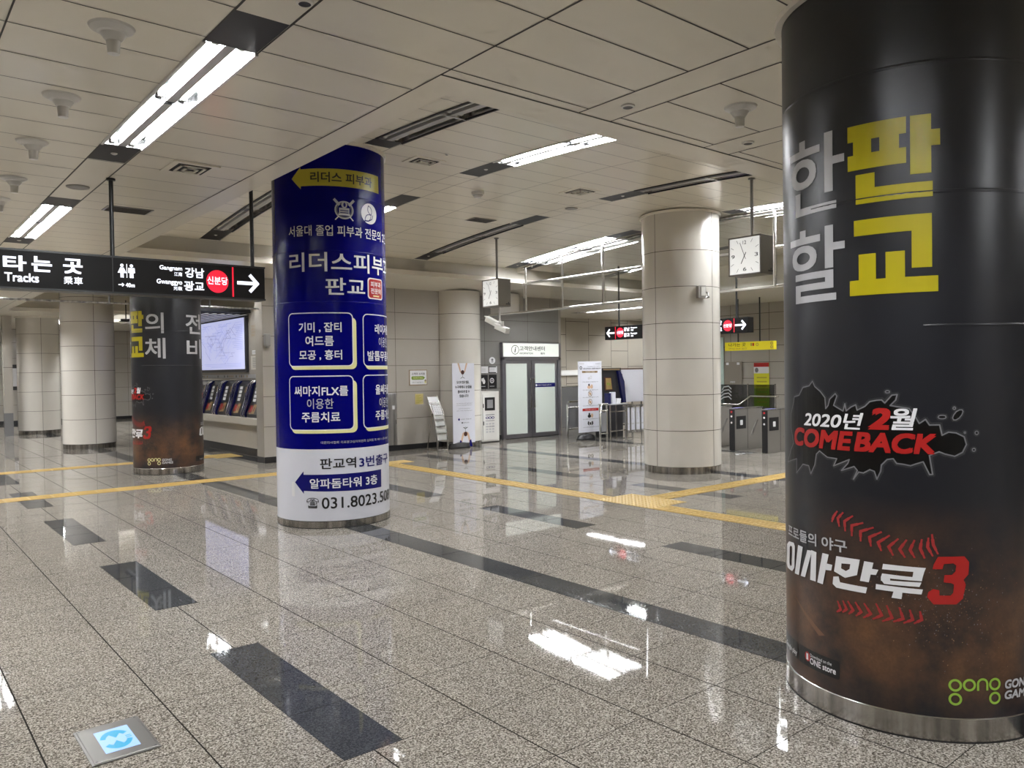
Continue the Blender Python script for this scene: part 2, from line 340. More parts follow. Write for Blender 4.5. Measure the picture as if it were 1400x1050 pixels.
ART={'splat':[(-219.6,1.258),(-216.5,1.309),(-215.5,1.334),(-210.7,1.342),(-207.2,1.377),(-202.4,1.385),(-200.1,1.405),(-198.6,1.382),(-195.2,1.362),(-192.5,1.336),(-192.1,1.29),(-190.7,1.304),(-189.9,1.33),(-186.9,1.354),(-186.1,1.344),(-187.8,1.305),(-183.1,1.283),(-182.2,1.313),(-181.6,1.284),(-179.4,1.3),(-177.2,1.31),(-176.6,1.288),(-173.1,1.305),(-171.1,1.324),(-168.5,1.329),(-166.3,1.331),(-165.0,1.319),(-162.2,1.35),(-160.1,1.353),(-160.7,1.331),(-162.9,1.309),(-155.5,1.298),(-152.9,1.261),(-151.7,1.24),(-149.3,1.256),(-147.8,1.234),(-143.9,1.235),(-143.0,1.195),(-140.5,1.207),(-137.5,1.204),(-134.3,1.189),(-133.4,1.159),(-135.0,1.129),(-138.1,1.114),(-141.8,1.122),(-144.2,1.131),(-147.9,1.116),(-146.7,1.043),(-147.9,1.042),(-150.3,1.091),(-153.3,1.081),(-155.1,1.074),(-158.1,1.079),(-160.5,1.081),(-161.8,1.099),(-164.2,1.095),(-166.5,1.072),(-166.8,1.047),(-168.4,1.014),(-169.4,1.045),(-171.3,1.05),(-174.0,1.035),(-176.1,1.037),(-178.5,1.006),(-176.7,1.043),(-178.1,1.058),(-184.1,1.037),(-181.0,1.069),(-180.3,1.085),(-188.0,1.053),(-186.4,1.084),(-191.4,1.086),(-195.9,1.109),(-197.9,1.094),(-199.0,1.046),(-201.7,1.006),(-203.2,1.039),(-207.7,1.041),(-213.7,0.996),(-213.5,1.059),(-225.5,1.033),(-220.1,1.095),(-216.9,1.126),(-219.8,1.194)],'drop0':[(-163.1,1.363),(-163.2,1.366),(-163.7,1.368),(-164.2,1.368),(-164.6,1.366),(-164.8,1.363),(-164.6,1.36),(-164.2,1.359),(-163.7,1.359),(-163.2,1.36)],'drop1':[(-141.4,1.265),(-141.7,1.27),(-142.5,1.272),(-143.4,1.272),(-144.2,1.27),(-144.5,1.265),(-144.2,1.261),(-143.4,1.259),(-142.5,1.259),(-141.7,1.261)],'drop2':[(-137.7,1.299),(-137.8,1.302),(-138.0,1.304),(-138.3,1.304),(-138.6,1.302),(-138.7,1.299),(-138.6,1.296),(-138.3,1.295),(-138.0,1.295),(-137.8,1.296)],'drop3':[(-135.2,1.274),(-134.7,1.286),(-135.1,1.293),(-136.1,1.293),(-137.4,1.286),(-138.4,1.274),(-138.9,1.262),(-138.5,1.254),(-137.5,1.254),(-136.2,1.262)],'drop4':[(-128.4,1.203),(-128.5,1.207),(-128.9,1.21),(-129.3,1.21),(-129.7,1.208),(-129.8,1.204),(-129.7,1.2),(-129.3,1.197),(-128.9,1.197),(-128.5,1.2)],'drop5':[(-129.7,1.138),(-129.8,1.142),(-130.1,1.144),(-130.5,1.144),(-130.9,1.142),(-131.0,1.139),(-130.9,1.135),(-130.5,1.133),(-130.1,1.133),(-129.8,1.135)],'drop6':[(-133.7,1.205),(-133.7,1.207),(-133.9,1.208),(-134.1,1.208),(-134.3,1.207),(-134.3,1.205),(-134.3,1.204),(-134.1,1.202),(-133.9,1.202),(-133.7,1.203)],'m0o':[(-228.6,0.648),(-223.8,0.671),(-217.4,0.677),(-216.0,0.663),(-216.7,0.566),(-219.6,0.543),(-227.2,0.542),(-230.3,0.555)],'m0i':[(-223.1,0.645),(-221.9,0.654),(-219.7,0.656),(-219.3,0.646),(-220.1,0.571),(-221.3,0.562),(-223.1,0.565),(-223.6,0.574)],'a1':[(-212.5,0.677),(-208.2,0.676),(-212.0,0.544),(-216.3,0.541)],'a2':[(-204.6,0.67),(-201.1,0.674),(-206.5,0.547),(-210.2,0.545)],'a3':[(-201.6,0.676),(-198.2,0.673),(-198.8,0.546),(-202.6,0.545)],'a4':[(-194.5,0.677),(-190.9,0.677),(-194.4,0.544),(-197.8,0.545)],'a5':[(-192.4,0.637),(-189.0,0.637),(-189.6,0.612),(-193.3,0.608)],'m1o':[(-186.9,0.678),(-175.8,0.681),(-177.1,0.616),(-182.6,0.595),(-188.1,0.612)],'m1i':[(-184.3,0.652),(-180.1,0.656),(-180.5,0.635),(-182.2,0.624),(-184.5,0.631)],'a6':[(-173.9,0.678),(-170.0,0.677),(-172.0,0.595),(-175.8,0.595)],'a7':[(-171.7,0.652),(-168.0,0.651),(-169.0,0.629),(-172.3,0.627)],'a8':[(-188.5,0.589),(-185.8,0.595),(-185.1,0.572),(-172.7,0.573),(-173.3,0.548),(-187.0,0.546),(-188.9,0.558)],'a9':[(-166.1,0.678),(-149.5,0.677),(-150.2,0.659),(-166.5,0.656)],'b0':[(-154.2,0.662),(-150.1,0.662),(-150.9,0.634),(-154.7,0.634)],'b1':[(-166.5,0.639),(-150.8,0.637),(-151.1,0.624),(-167.0,0.622)],'b2':[(-167.0,0.626),(-163.3,0.626),(-163.3,0.61),(-167.0,0.609)],'b3':[(-167.0,0.613),(-151.2,0.619),(-152.0,0.601),(-165.7,0.598)],'b4':[(-169.0,0.593),(-150.7,0.592),(-151.2,0.572),(-169.2,0.572)],'b5':[(-161.9,0.575),(-158.5,0.575),(-158.9,0.546),(-162.8,0.547)],'three':[(-146.9,0.674),(-146.6,0.691),(-144.9,0.723),(-134.5,0.728),(-132.6,0.706),(-132.9,0.658),(-134.9,0.637),(-134.0,0.618),(-135.2,0.564),(-137.8,0.541),(-146.7,0.537),(-149.1,0.564),(-148.6,0.584),(-146.7,0.597),(-144.4,0.593),(-144.4,0.573),(-140.1,0.574),(-139.0,0.586),(-138.7,0.618),(-139.8,0.623),(-142.7,0.625),(-142.4,0.653),(-139.5,0.655),(-138.1,0.669),(-137.8,0.692),(-138.9,0.7),(-142.6,0.696),(-143.2,0.676)],'foul':[(-217.0,0.44),(-214.5,0.433),(-193.6,0.327),(-197.2,0.317)]}
STITCH=[[(-188.2,0.841),(-186.3,0.865),(-189.0,0.819)],[(-186.0,0.837),(-183.4,0.863),(-185.3,0.805)],[(-182.7,0.829),(-178.9,0.855),(-182.4,0.79)],[(-179.3,0.816),(-174.4,0.832),(-179.3,0.774)],[(-175.4,0.797),(-170.0,0.818),(-175.4,0.758)],[(-171.6,0.778),(-166.7,0.804),(-171.0,0.743)],[(-168.0,0.761),(-163.5,0.793),(-166.8,0.73)],[(-163.8,0.748),(-160.1,0.783),(-162.1,0.717)],[(-159.5,0.743),(-156.9,0.781),(-157.5,0.713)],[(-155.5,0.744),(-153.8,0.782),(-153.8,0.715)],[(-151.6,0.752),(-151.0,0.787),(-150.0,0.716)],[(-148.8,0.76),(-148.5,0.794),(-146.9,0.726)],[(-146.6,0.768),(-147.1,0.808),(-144.9,0.735)],[(-184.8,0.459),(-186.3,0.49),(-186.7,0.446)],[(-182.0,0.467),(-183.7,0.497),(-183.8,0.451)],[(-178.9,0.469),(-181.3,0.5),(-180.9,0.45)],[(-175.3,0.469),(-177.9,0.503),(-177.6,0.449)],[(-171.2,0.469),(-174.0,0.505),(-174.3,0.448)],[(-166.7,0.471),(-169.0,0.513),(-170.3,0.45)],[(-162.6,0.467),(-164.7,0.512),(-166.4,0.448)],[(-158.3,0.469),(-159.7,0.511),(-162.0,0.453)],[(-154.6,0.47),(-155.7,0.506),(-158.0,0.453)],[(-151.2,0.473),(-151.8,0.504),(-154.0,0.456)]]

# ------------------------------------------------------------------ the setting
ZL = 3.05
def vault(y): return 3.675 - .0137*(y-2.05)**2
def vault3(y): return 3.675 - .0137*(y-13.05)**2
X0, X1, Y0, Y1 = -9., 24., -11., 24.3
# floor: granite tiles, dark inlaid strips, fine joints
fl = MB()
fl.quad((X0, Y0, 0), (X1, Y0, 0), (X1, Y1, 0), (X0, Y1, 0), 'granite')
def patch(mb, x0, x1, y0, y1, z, m): mb.quad((x0, y0, z), (x1, y0, z), (x1, y1, z), (x0, y1, z), m)
gx = [x*.5 for x in range(-18, 7)] + [3.235] + [3.16+.5*k for k in range(1, 42)]
for x in gx: patch(fl, x-.0032, x+.0032, Y0, Y1, .0006, 'grout')
y = Y0
while y < Y1: patch(fl, X0, X1, y-.0018, y+.0018, .0006, 'grout'); y += .5
dash = [(-10+2.5*k, -8.5+2.5*k) for k in range(14)]
for xc in (-1.5, 1.0, 4.67, 7.07, 11.2):
    for a, b in dash:
        patch(fl, xc-.13, xc+.13, a, b, .0012, 'granite_dark')
        for k in (1, 2): patch(fl, xc-.13, xc+.13, a+.5*k-.002, a+.5*k+.002, .0018, 'grout')
for xc in (-4.5, 3.11, 8.71):
    patch(fl, xc-.13, xc+.13, Y0, Y1, .0012, 'granite_dark')
    y = Y0
    while y < Y1: patch(fl, xc-.13, xc+.13, y-.002, y+.002, .0018, 'grout'); y += 1.
struct('floor', fl, 'polished speckled granite tile floor with dark inlaid strips', 'floor')
# tactile guide paving
def tactile(name, x0, x1, y0, y1, along, label, dots=False):
    mb = MB(); mb.box(x0, x1, y0, y1, .0005, .004, 'tactile')
    if dots:
        nx, ny = int((x1-x0)/.05), int((y1-y0)/.05)
        for i in range(nx):
            for j in range(ny):
                x, y = x0+(i+.5)*(x1-x0)/nx, y0+(j+.5)*(y1-y0)/ny
                mb.add([(x+.014*math.cos(a*PI/3), y+.014*math.sin(a*PI/3), .0035) for a in range(6)]+[(x+.008*math.cos(a*PI/3), y+.008*math.sin(a*PI/3), .0085) for a in range(6)],
                       [(a, (a+1) % 6, 6+(a+1) % 6, 6+a) for a in range(6)]+[tuple(range(6, 12))], 'tactile')
    else:
        a0, a1 = (y0, y1) if along == 'Y' else (x0, x1); w0, w1 = (x0, x1) if along == 'Y' else (y0, y1)
        p = a0
        while p < a1-.01:
            q = min(p+.25, a1)
            for k in range(4):
                c = w0+(k+.5)*(w1-w0)/4
                if along == 'Y': mb.box(c-.016, c+.016, p+.012, q-.012, .0035, .0085, 'tactile')
                else: mb.box(p+.012, q-.012, c-.016, c+.016, .0035, .0085, 'tactile')
            p += .25
    return struct(name, mb, label, 'tactile paving')
tactile('floor_guide_strip', 5.82, 6.10, 1.0, 5.72, 'Y', 'yellow ribbed guide strip from behind the blue column to the dotted pad')
tactile('floor_guide_strip', 5.82, 6.10, -8., .2, 'Y', 'yellow ribbed guide strip running from the dotted pad behind the big black column')
tactile('floor_guide_strip', 6.42, 11., .46, .74, 'X', 'yellow ribbed guide strip leading from the dotted pad to the ticket gates')
tactile('floor_guide_pad', 5.82, 6.42, .2, 1.0, 'X', 'yellow dotted pad where three guide strips meet', True)
tactile('floor_guide_strip', -7., 5.82, 5.72, 6.04, 'X', 'long yellow guide strip crossing in front of the black column under the hanging sign')
tactile('floor_guide_pad', 5.82, 6.42, 5.72, 6.04, 'X', 'yellow dotted pad at the corner behind the blue column', True)
tactile('floor_guide_strip', -7., 4.25, 8.93, 9.22, 'X', 'thin yellow guide strip passing behind the black column under the hanging sign')
tactile('floor_guide_pad', 4.25, 4.72, 8.75, 9.4, 'X', 'yellow dotted pad in front of the ticket machines', True)

# light fittings: (x0, x1, black end, tubes start, middle, tubes end, black end, height function, lit)
flat = lambda y: ZL
high = lambda y: 3.6
FIX = []
def fix(x, a, t0, mid, t1, b, zf, lit, label, w=.25): FIX.append((x, x+w, a, t0, mid, t1, b, zf, lit, label))
for k in (-1, 0, 1, 2, 3, 4):
    o = 4.46*k
    n = {-1: 'lit trough light behind the viewpoint, in line with the cone detectors', 0: 'large lit twin-tube trough light beside the row of cone detectors',
         1: 'lit twin-tube trough light just above the word Tracks on the hanging sign', 2: 'lit trough light masked by the hanging tracks sign', 3: 'lit trough light farther off behind the hanging tracks sign', 4: 'lit trough light at the far end of the cone-detector row of lights'}[k]
    fix(.775, -1.8+o, -1.4+o, -.43+o, .67+o, 1.13+o, flat, True, n)
for k in (0, 1, 2, 3, 4):
    o = 4.46*k
    fix(-3.6, -1.8+o, -1.4+o, -.43+o, .67+o, 1.13+o, flat, True, 'lit trough light of the row beyond the cone detectors, fitting %s' % ['one', 'two', 'three', 'four', 'five'][k])
V = vault
fix(3.24, -1.6, -.86, .24, 1.28, 1.51, V, False, 'unlit trough light over the blue column, near half of its row', .28)
fix(3.24, 3.1, 3.7, 4.7, 5.8, 6.3, V, False, 'unlit trough light behind the blue column beside the sign pole', .28)
fix(4.64, -1.6, -.86, .24, 1.28, 1.9, V, True, 'lit trough light in the raised ceiling between the two louvred vents', .28)
fix(4.64, 3.1, 3.7, 4.7, 5.8, 6.3, V, True, 'lit trough light mostly hidden behind the blue column', .28)
fix(6.85, -1.6, -.86, .24, 1.28, 1.9, V, False, 'long unlit trough light ending above the pole of the clock by the white column', .26)
fix(6.85, 3.1, 3.7, 4.7, 5.8, 6.3, V, False, 'unlit trough light over the pole of the clock with the cameras', .26)
fix(8.86, -1.6, -.86, .24, 1.2, 1.45, V, True, 'lit trough light between the white column top and the big black column', .27)
fix(8.86, 3.1, 3.7, 4.7, 5.86, 6.3, V, True, 'lit trough light running along the top of the glazed frame to the white column', .27)
fix(9.44, -1.6, -.86, .24, 1.28, 1.9, V, True, 'lit trough light just behind the glazed frame over the clock by the white column', .25)
fix(9.44, 3.1, 3.7, 4.7, 5.8, 6.3, V, True, 'lit trough light seen through the upper panes between white column and wall column', .25)
fix(11.5, 3.1, 3.7, 4.7, 5.8, 6.3, V, True, 'lit trough light beyond the glazed frame over the arrow sign and handrail', .25)
fix(11.5, -1.6, -.86, .24, 1.28, 1.9, V, True, 'lit trough light beyond the glazed frame above the ticket gates', .25)
fix(3.0, -9.7, -9.3, -8.3, -7.3, -6.9, flat, True, 'lit trough light in the low ceiling behind the big black column, hidden from view')
fix(5.4, -7.9, -7.5, -6.5, -5.5, -5.1, flat, True, 'lit trough light in the low ceiling beyond the big black column, out of view')
fix(4.9, 16.6, 17.0, 18.0, 19.0, 19.3, high, True, 'lit trough light glimpsed between the plain round column and the black column', .25)
fix(-1.5, 4.4, 4.8, 5.8, 6.9, 7.3, flat, True, 'added lit trough light out of view beyond the Tracks end of the hanging sign', .25)  # unseen lamp added to light the round columns and nearby floor
fix(3.85, 7.62, 7.75, 8.22, 8.68, 8.8, flat, True, 'short lit trough light by the slatted canopy, masked by the hanging sign', .25)
fix(-1.5, 8.8, 9.2, 10.2, 11.3, 11.7, flat, True, 'added lit trough light out of view beside the hanging tracks sign, first of two', .25)  # this and the next are added unseen to light the round columns
fix(-1.5, 13.2, 13.6, 14.6, 15.7, 16.1, flat, True, 'added lit trough light out of view beside the hanging tracks sign, second of two', .25)
fix(6.6, 17.4, 17.8, 18.8, 19.9, 20.3, flat, True, 'added lit trough light in the far hall before the distant tiled wall', .25)  # this and the next are added to brighten the far hall
fix(3.75, 18.8, 19.2, 20.2, 21.3, 21.7, flat, True, 'added lit trough light beside the round column next to the slim post', .25)
fix(14.6, 7.6, 8.0, 9.0, 10.1, 10.5, flat, True, 'lit trough light in the far hall above the help desk', .25)
fix(14.6, .6, 1.0, 2.0, 3.1, 3.5, flat, True, 'lit trough light in the far hall behind the ticket gates', .25)
fix(18.4, 8.6, 9.0, 10.0, 11.1, 11.5, flat, True, 'lit trough light before the beige wall of staggered panels', .25)

BAYS = [(2.1, 13., -1.48, 6.2, vault, 1.5, 13.3, -2.25, 6.33), (2.1, 4.75, 9.6, 16.4, vault3, 1.5, 4.8, 8.9, 16.45), (4.5, 6.2, 16.5, 19.6, high, 4.45, 6.25, 16.48, 19.65)]
def cells(x0, x1, y0, y1, holes):
    xs = sorted({x0, x1, *[min(max(h[i], x0), x1) for h in holes for i in (0, 1)]}); ys = sorted({y0, y1, *[min(max(h[i], y0), y1) for h in holes for i in (2, 3)]})
    for a, b in zip(xs, xs[1:]):
        run = None
        for c, d in zip(ys, ys[1:]):
            mx, my = (a+b)/2, (c+d)/2
            inside = any(h[0] < mx < h[1] and h[2] < my < h[3] for h in holes) or b-a < 1e-5
            if not inside: run = (run[0], d) if run else (c, d)
            if inside and run: yield a, b, *run; run = None
        if run: yield a, b, *run
hl = [(b[0], b[1], b[2], 7.5 if b[4] is vault else b[3]) for b in BAYS] + [(f[0], f[1], f[2], f[6]) for f in FIX if f[7] is flat]
ce = MB()
for a, b, c, d in cells(X0, X1, Y0, Y1, hl): ce.quad((a, c, ZL), (a, d, ZL), (b, d, ZL), (b, c, ZL), 'ceiling_metal')
ce.quad((2.1, 6.2, ZL+.085), (2.1, 7.5, ZL), (13., 7.5, ZL), (13., 6.2, ZL+.085), 'ceiling_metal')      # soffit easing down to the wall
for x in (2.1, 13.): ce.add([(x, 6.2, ZL), (x, 6.2, ZL+.085), (x, 7.5, ZL)], [(0, 1, 2)], 'ceiling_edge')
def seamx(x, w, ya, yb):
    for a, b, c, d in cells(x-w, x+w, ya, yb, hl): ce.quad((a, c, ZL-.0015), (a, d, ZL-.0015), (b, d, ZL-.0015), (b, c, ZL-.0015), 'ceiling_seam')
def seamy(y, w, xa, xb):
    for a, b, c, d in cells(xa, xb, y-w, y+w, hl): ce.quad((a, c, ZL-.0015), (a, d, ZL-.0015), (b, d, ZL-.0015), (b, c, ZL-.0015), 'ceiling_seam')
for x in (-3.6, -3.35, -2.35, -1.2, -.25, .02): seamx(x, .004, Y0, Y1)
for x in (.772, 1.028): seamx(x, .006, Y0, Y1)
seamx(1.9, .005, -1.73, Y1)
for x in (1.9, 2.92, 3.2, 4.17, 4.47, 5.5, 6.87, 7.15, 8.2, 9.2): seamx(x, .006, Y0, -1.73)
seamy(-1.73, .008, 1.9, 13.3)
k = -24
while -1.82+.372*k < Y1:
    y = -1.82+.372*k; k += 1
    for xa, xb in ((X0, .772), (1.028, 1.9)): seamy(y, .0035, xa, xb)
    if y < -1.75:
        for xa, xb in ((1.9, 2.92), (3.2, 4.17), (4.47, 5.5), (5.5, 6.87), (7.15, 8.2), (8.2, 9.2)): seamy(y, .0045, xa, xb)
    if y > 5.6: seamy(y, .003, 1.9, X1)
for y in (1.14, 2.66): seamy(y, .005, .772, 1.028)
for x in (5.6, 6.9, 8.2, 9.5, 13.5, 15, 16.5): seamx(x, .004, 5.5, 24)
struct('ceiling', ce, 'lower ceiling of off-white metal panels with thin dark joints', 'ceiling')
cv = MB()
for (bx0, bx1, by0, by1, zf, vx0, vx1, vy0, vy1) in BAYS:
    # edge lip with a small upstand, shelf above, set-back walls
    for (a, b), (c, d) in (((bx0, by0), (bx1, by0)), ((bx1, by0), (bx1, by1)), ((bx1, by1), (bx0, by1)), ((bx0, by1), (bx0, by0))):
        e = .085 if zf is vault and b == by1 and d == by1 else 0
        g = .05 if e else 0
        cv.quad((a, b, ZL+e), (c, d, ZL+e), (c, d+g, ZL+.085+e), (a, b+g, ZL+.085+e), 'ceiling_edge')
    q = .085 if zf is vault else 0
    R = [(vx0, vy0), (vx1, vy0), (vx1, vy1), (vx0, vy1)]; B = [(bx0, by0), (bx1, by0), (bx1, by1), (bx0, by1)]
    for i in range(4):
        j = (i+1) % 4
        h = ZL+.085+(q if i == 2 else 0); g = .05 if i == 2 and q else 0
        cv.quad((B[i][0], B[i][1]+g, h), (B[j][0], B[j][1]+g, h), (*R[j], h), (*R[i], h), 'ceiling_edge')
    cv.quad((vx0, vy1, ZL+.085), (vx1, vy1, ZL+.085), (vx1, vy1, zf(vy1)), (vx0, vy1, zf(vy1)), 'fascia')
    cv.quad((vx0, vy0, ZL+.085), (vx1, vy0, ZL+.085), (vx1, vy0, zf(vy0)), (vx0, vy0, zf(vy0)), 'ceiling_metal')
    vh = [(f[0], f[1], f[2], f[6]) for f in FIX if f[7] is zf]
    n = 24; ys = [vy0+(vy1-vy0)*i/n for i in range(n+1)]
    for a, b in zip(ys, ys[1:]):
        for x in (vx0, vx1): cv.quad((x, a, ZL+.085), (x, b, ZL+.085), (x, b, zf(b)), (x, a, zf(a)), 'ceiling_metal')
        for x0, x1, c, d in cells(vx0, vx1, a, b, vh): cv.quad((x0, c, zf(c)), (x0, d, zf(d)), (x1, d, zf(d)), (x1, c, zf(c)), 'ceiling_metal')
        for x0, x1, c, d in cells(vx0, vx1, a-.003, a+.003, vh): cv.quad((x0, c, zf(c)-.0015), (x0, d, zf(d)-.0015), (x1, d, zf(d)-.0015), (x1, c, zf(c)-.0015), 'ceiling_seam')
        xs_ = (2.3, 3.235, 3.525, 4.635, 4.925, 5.72, 6.845, 7.115, 7.95, 8.855, 9.135) if zf is vault else (4.895, 5.155) if zf is high else (3.745, 4.005)
        for xx in xs_:
            for x0, x1, c, d in cells(xx-.003, xx+.003, a, b, vh): cv.quad((x0, c, zf(c)-.002), (x0, d, zf(d)-.002), (x1, d, zf(d)-.002), (x1, c, zf(c)-.002), 'ceiling_seam')
struct('ceiling_raised_bay', cv, 'raised shallow-vaulted ceiling bays with upturned pale edges', 'ceiling')
# row beam the glazed frame hangs from
bm_ = MB(); n = 16; ys = [-2.25+8.58*i/n for i in range(n+1)]
for a, b in zip(ys, ys[1:]):
    for x in (9.2, 9.36): bm_.quad((x, a, vault(a)-.07), (x, b, vault(b)-.07), (x, b, vault(b)), (x, a, vault(a)), 'ceiling_edge')
    bm_.quad((9.2, a, vault(a)-.07), (9.36, a, vault(a)-.07), (9.36, b, vault(b)-.07), (9.2, b, vault(b)-.07), 'ceiling_edge')
struct('ceiling_beam', bm_, 'shallow pale beam along the raised ceiling above the glazed frame', 'beam')

# walls
def wall_y(mb, y, x0, x1, z1, face, xs=(), zs=(), m='cream_wall', base=True, t=.12):
    yb = y+t*face*-1
    mb.box(x0, x1, min(y, yb), max(y, yb), 0, z1, m); e = .0015*face
    for z in zs: mb.quad((x0, y+e, z-.0035), (x1, y+e, z-.0035), (x1, y+e, z+.0035), (x0, y+e, z+.0035), 'seam')
    for x in xs: mb.quad((x-.0035, y+e, .1), (x+.0035, y+e, .1), (x+.0035, y+e, z1), (x-.0035, y+e, z1), 'seam')
    if base: mb.quad((x0, y+e*2, 0), (x1, y+e*2, 0), (x1, y+e*2, .1), (x0, y+e*2, .1), 'base_black')
def wall_x(mb, x, y0, y1, z1, face, ys=(), zs=(), m='cream_wall', base=True, t=.12):
    xb = x-t*face
    mb.box(min(x, xb), max(x, xb), y0, y1, 0, z1, m); e = .0015*face
    for z in zs: mb.quad((x+e, y0, z-.005), (x+e, y1, z-.005), (x+e, y1, z+.005), (x+e, y0, z+.005), 'seam')
    for y in ys: mb.quad((x+e, y-.005, .1), (x+e, y+.005, .1), (x+e, y+.005, z1), (x+e, y-.005, z1), 'seam')
    if base: mb.quad((x+e*2, y0, 0), (x+e*2, y1, 0), (x+e*2, y1, .1), (x+e*2, y0, .1), 'base_black')
ROWS = (.6, 1.1, 1.6, 2.1, 2.6)
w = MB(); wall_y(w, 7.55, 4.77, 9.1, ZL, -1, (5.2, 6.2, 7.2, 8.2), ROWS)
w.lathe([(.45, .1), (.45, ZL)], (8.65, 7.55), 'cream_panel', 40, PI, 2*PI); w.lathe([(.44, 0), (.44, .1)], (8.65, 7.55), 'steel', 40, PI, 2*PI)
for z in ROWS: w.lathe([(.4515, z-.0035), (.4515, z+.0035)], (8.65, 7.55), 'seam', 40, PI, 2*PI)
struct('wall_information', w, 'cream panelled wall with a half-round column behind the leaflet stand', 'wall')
w = MB(); wall_y(w, 7.35, 4.55, 4.77, ZL, -1, (), ROWS, t=.3)
w.quad((4.5485, 7.35, 0), (4.5485, 7.65, 0), (4.5485, 7.65, .1), (4.5485, 7.35, .1), 'base_black')
struct('wall_pier', w, 'narrow cream panelled pier between the ticket machines and the blue column', 'wall')
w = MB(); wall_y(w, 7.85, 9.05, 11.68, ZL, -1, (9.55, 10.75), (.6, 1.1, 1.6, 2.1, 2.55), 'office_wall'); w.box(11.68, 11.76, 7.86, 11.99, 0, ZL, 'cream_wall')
struct('wall_office', w, 'cream panelled wall around the information centre door', 'wall')
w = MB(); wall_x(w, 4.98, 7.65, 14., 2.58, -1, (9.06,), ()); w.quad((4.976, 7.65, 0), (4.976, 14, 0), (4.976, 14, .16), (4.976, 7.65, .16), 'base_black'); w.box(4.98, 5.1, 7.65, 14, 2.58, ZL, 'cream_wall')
struct('wall_ticket', w, 'cream wall carrying the illuminated line map', 'wall')
w = MB(); wall_y(w, Y1, X0, 12., ZL+.2, -1, (-6.9, -5.9, -4.9, -3.9, -2.9, -1.9, -.9, .1, 1.1, 2.1, 2.9, 4.6, 5.6, 6.55, 7.5), ROWS+(3.03,))
struct('wall_far', w, 'distant cream tiled wall behind the plain round columns', 'wall')
w = MB(); wall_y(w, 12., 11.6, X1, ZL, -1, (), (), 'beige_wall')
for k, x in enumerate((12.8, 13.8, 14.85, 15.86, 16.83, 17.84, 18.62, 19.8, 20.8)): w.quad((x-.006, 11.998, .1), (x+.006, 11.998, .1), (x+.006, 11.998, ZL), (x-.006, 11.998, ZL), 'seam')
for k, (a, b) in enumerate(((12.8, 13.8), (13.8, 14.85), (14.85, 15.86), (15.86, 16.83), (16.83, 17.84), (17.84, 18.62), (18.62, 19.8))):
    for z in ((1.06, 2.06, 2.95) if k % 2 else (.56, 1.56, 2.54)): w.quad((a, 11.998, z-.006), (b, 11.998, z-.006), (b, 11.998, z+.006), (a, 11.998, z+.006), 'seam')
struct('wall_hall', w, 'beige wall of staggered panels beyond the help desk', 'wall')
w = MB(); wall_x(w, 16.5, Y0, 8., ZL, -1, [4.4+1.1*k for k in range(-12, 4)], (.4, .8, 1.2, 1.6, 2., 2.4, 2.8), t=.2); w.box(16.5, 16.7, 7.9, 8., 0, ZL, 'cream_wall')
struct('wall_gates', w, 'cream tiled wall far behind the ticket gates', 'wall')
for nm, fn, a in (('wall_left', wall_x, (X0, Y0, Y1, ZL, 1)), ('wall_right', wall_x, (X1, Y0, 12., ZL, -1)), ('wall_back', wall_y, (Y0, X0, X1, ZL, 1))):
    w = MB(); fn(w, *a, [a[1]+1.0*k for k in range(1, 34) if a[1]+k < a[2]], ROWS); struct(nm, w, {'wall_left': 'cream panelled side wall out of view', 'wall_right': 'cream panelled wall closing the far hall', 'wall_back': 'cream panelled wall behind the viewpoint'}[nm], 'wall')
w = MB(); w.box(12., 12.12, 12.1, Y1, 0, ZL, 'cream_wall'); struct('wall_return', w, 'hidden cream return wall behind the office', 'wall')
w = MB(); w.box(2.19, 2.39, 18.2, 18.4, .58, ZL, 'cream_wall'); w.box(2.195, 2.385, 18.205, 18.395, 0, .58, 'barrier_grey'); w.quad((2.19, 18.198, 1.735), (2.39, 18.198, 1.735), (2.39, 18.198, 1.745), (2.19, 18.198, 1.745), 'seam')
struct('wall_post', w, 'slim square cream post with a grey foot beside the plain round columns', 'pillar')

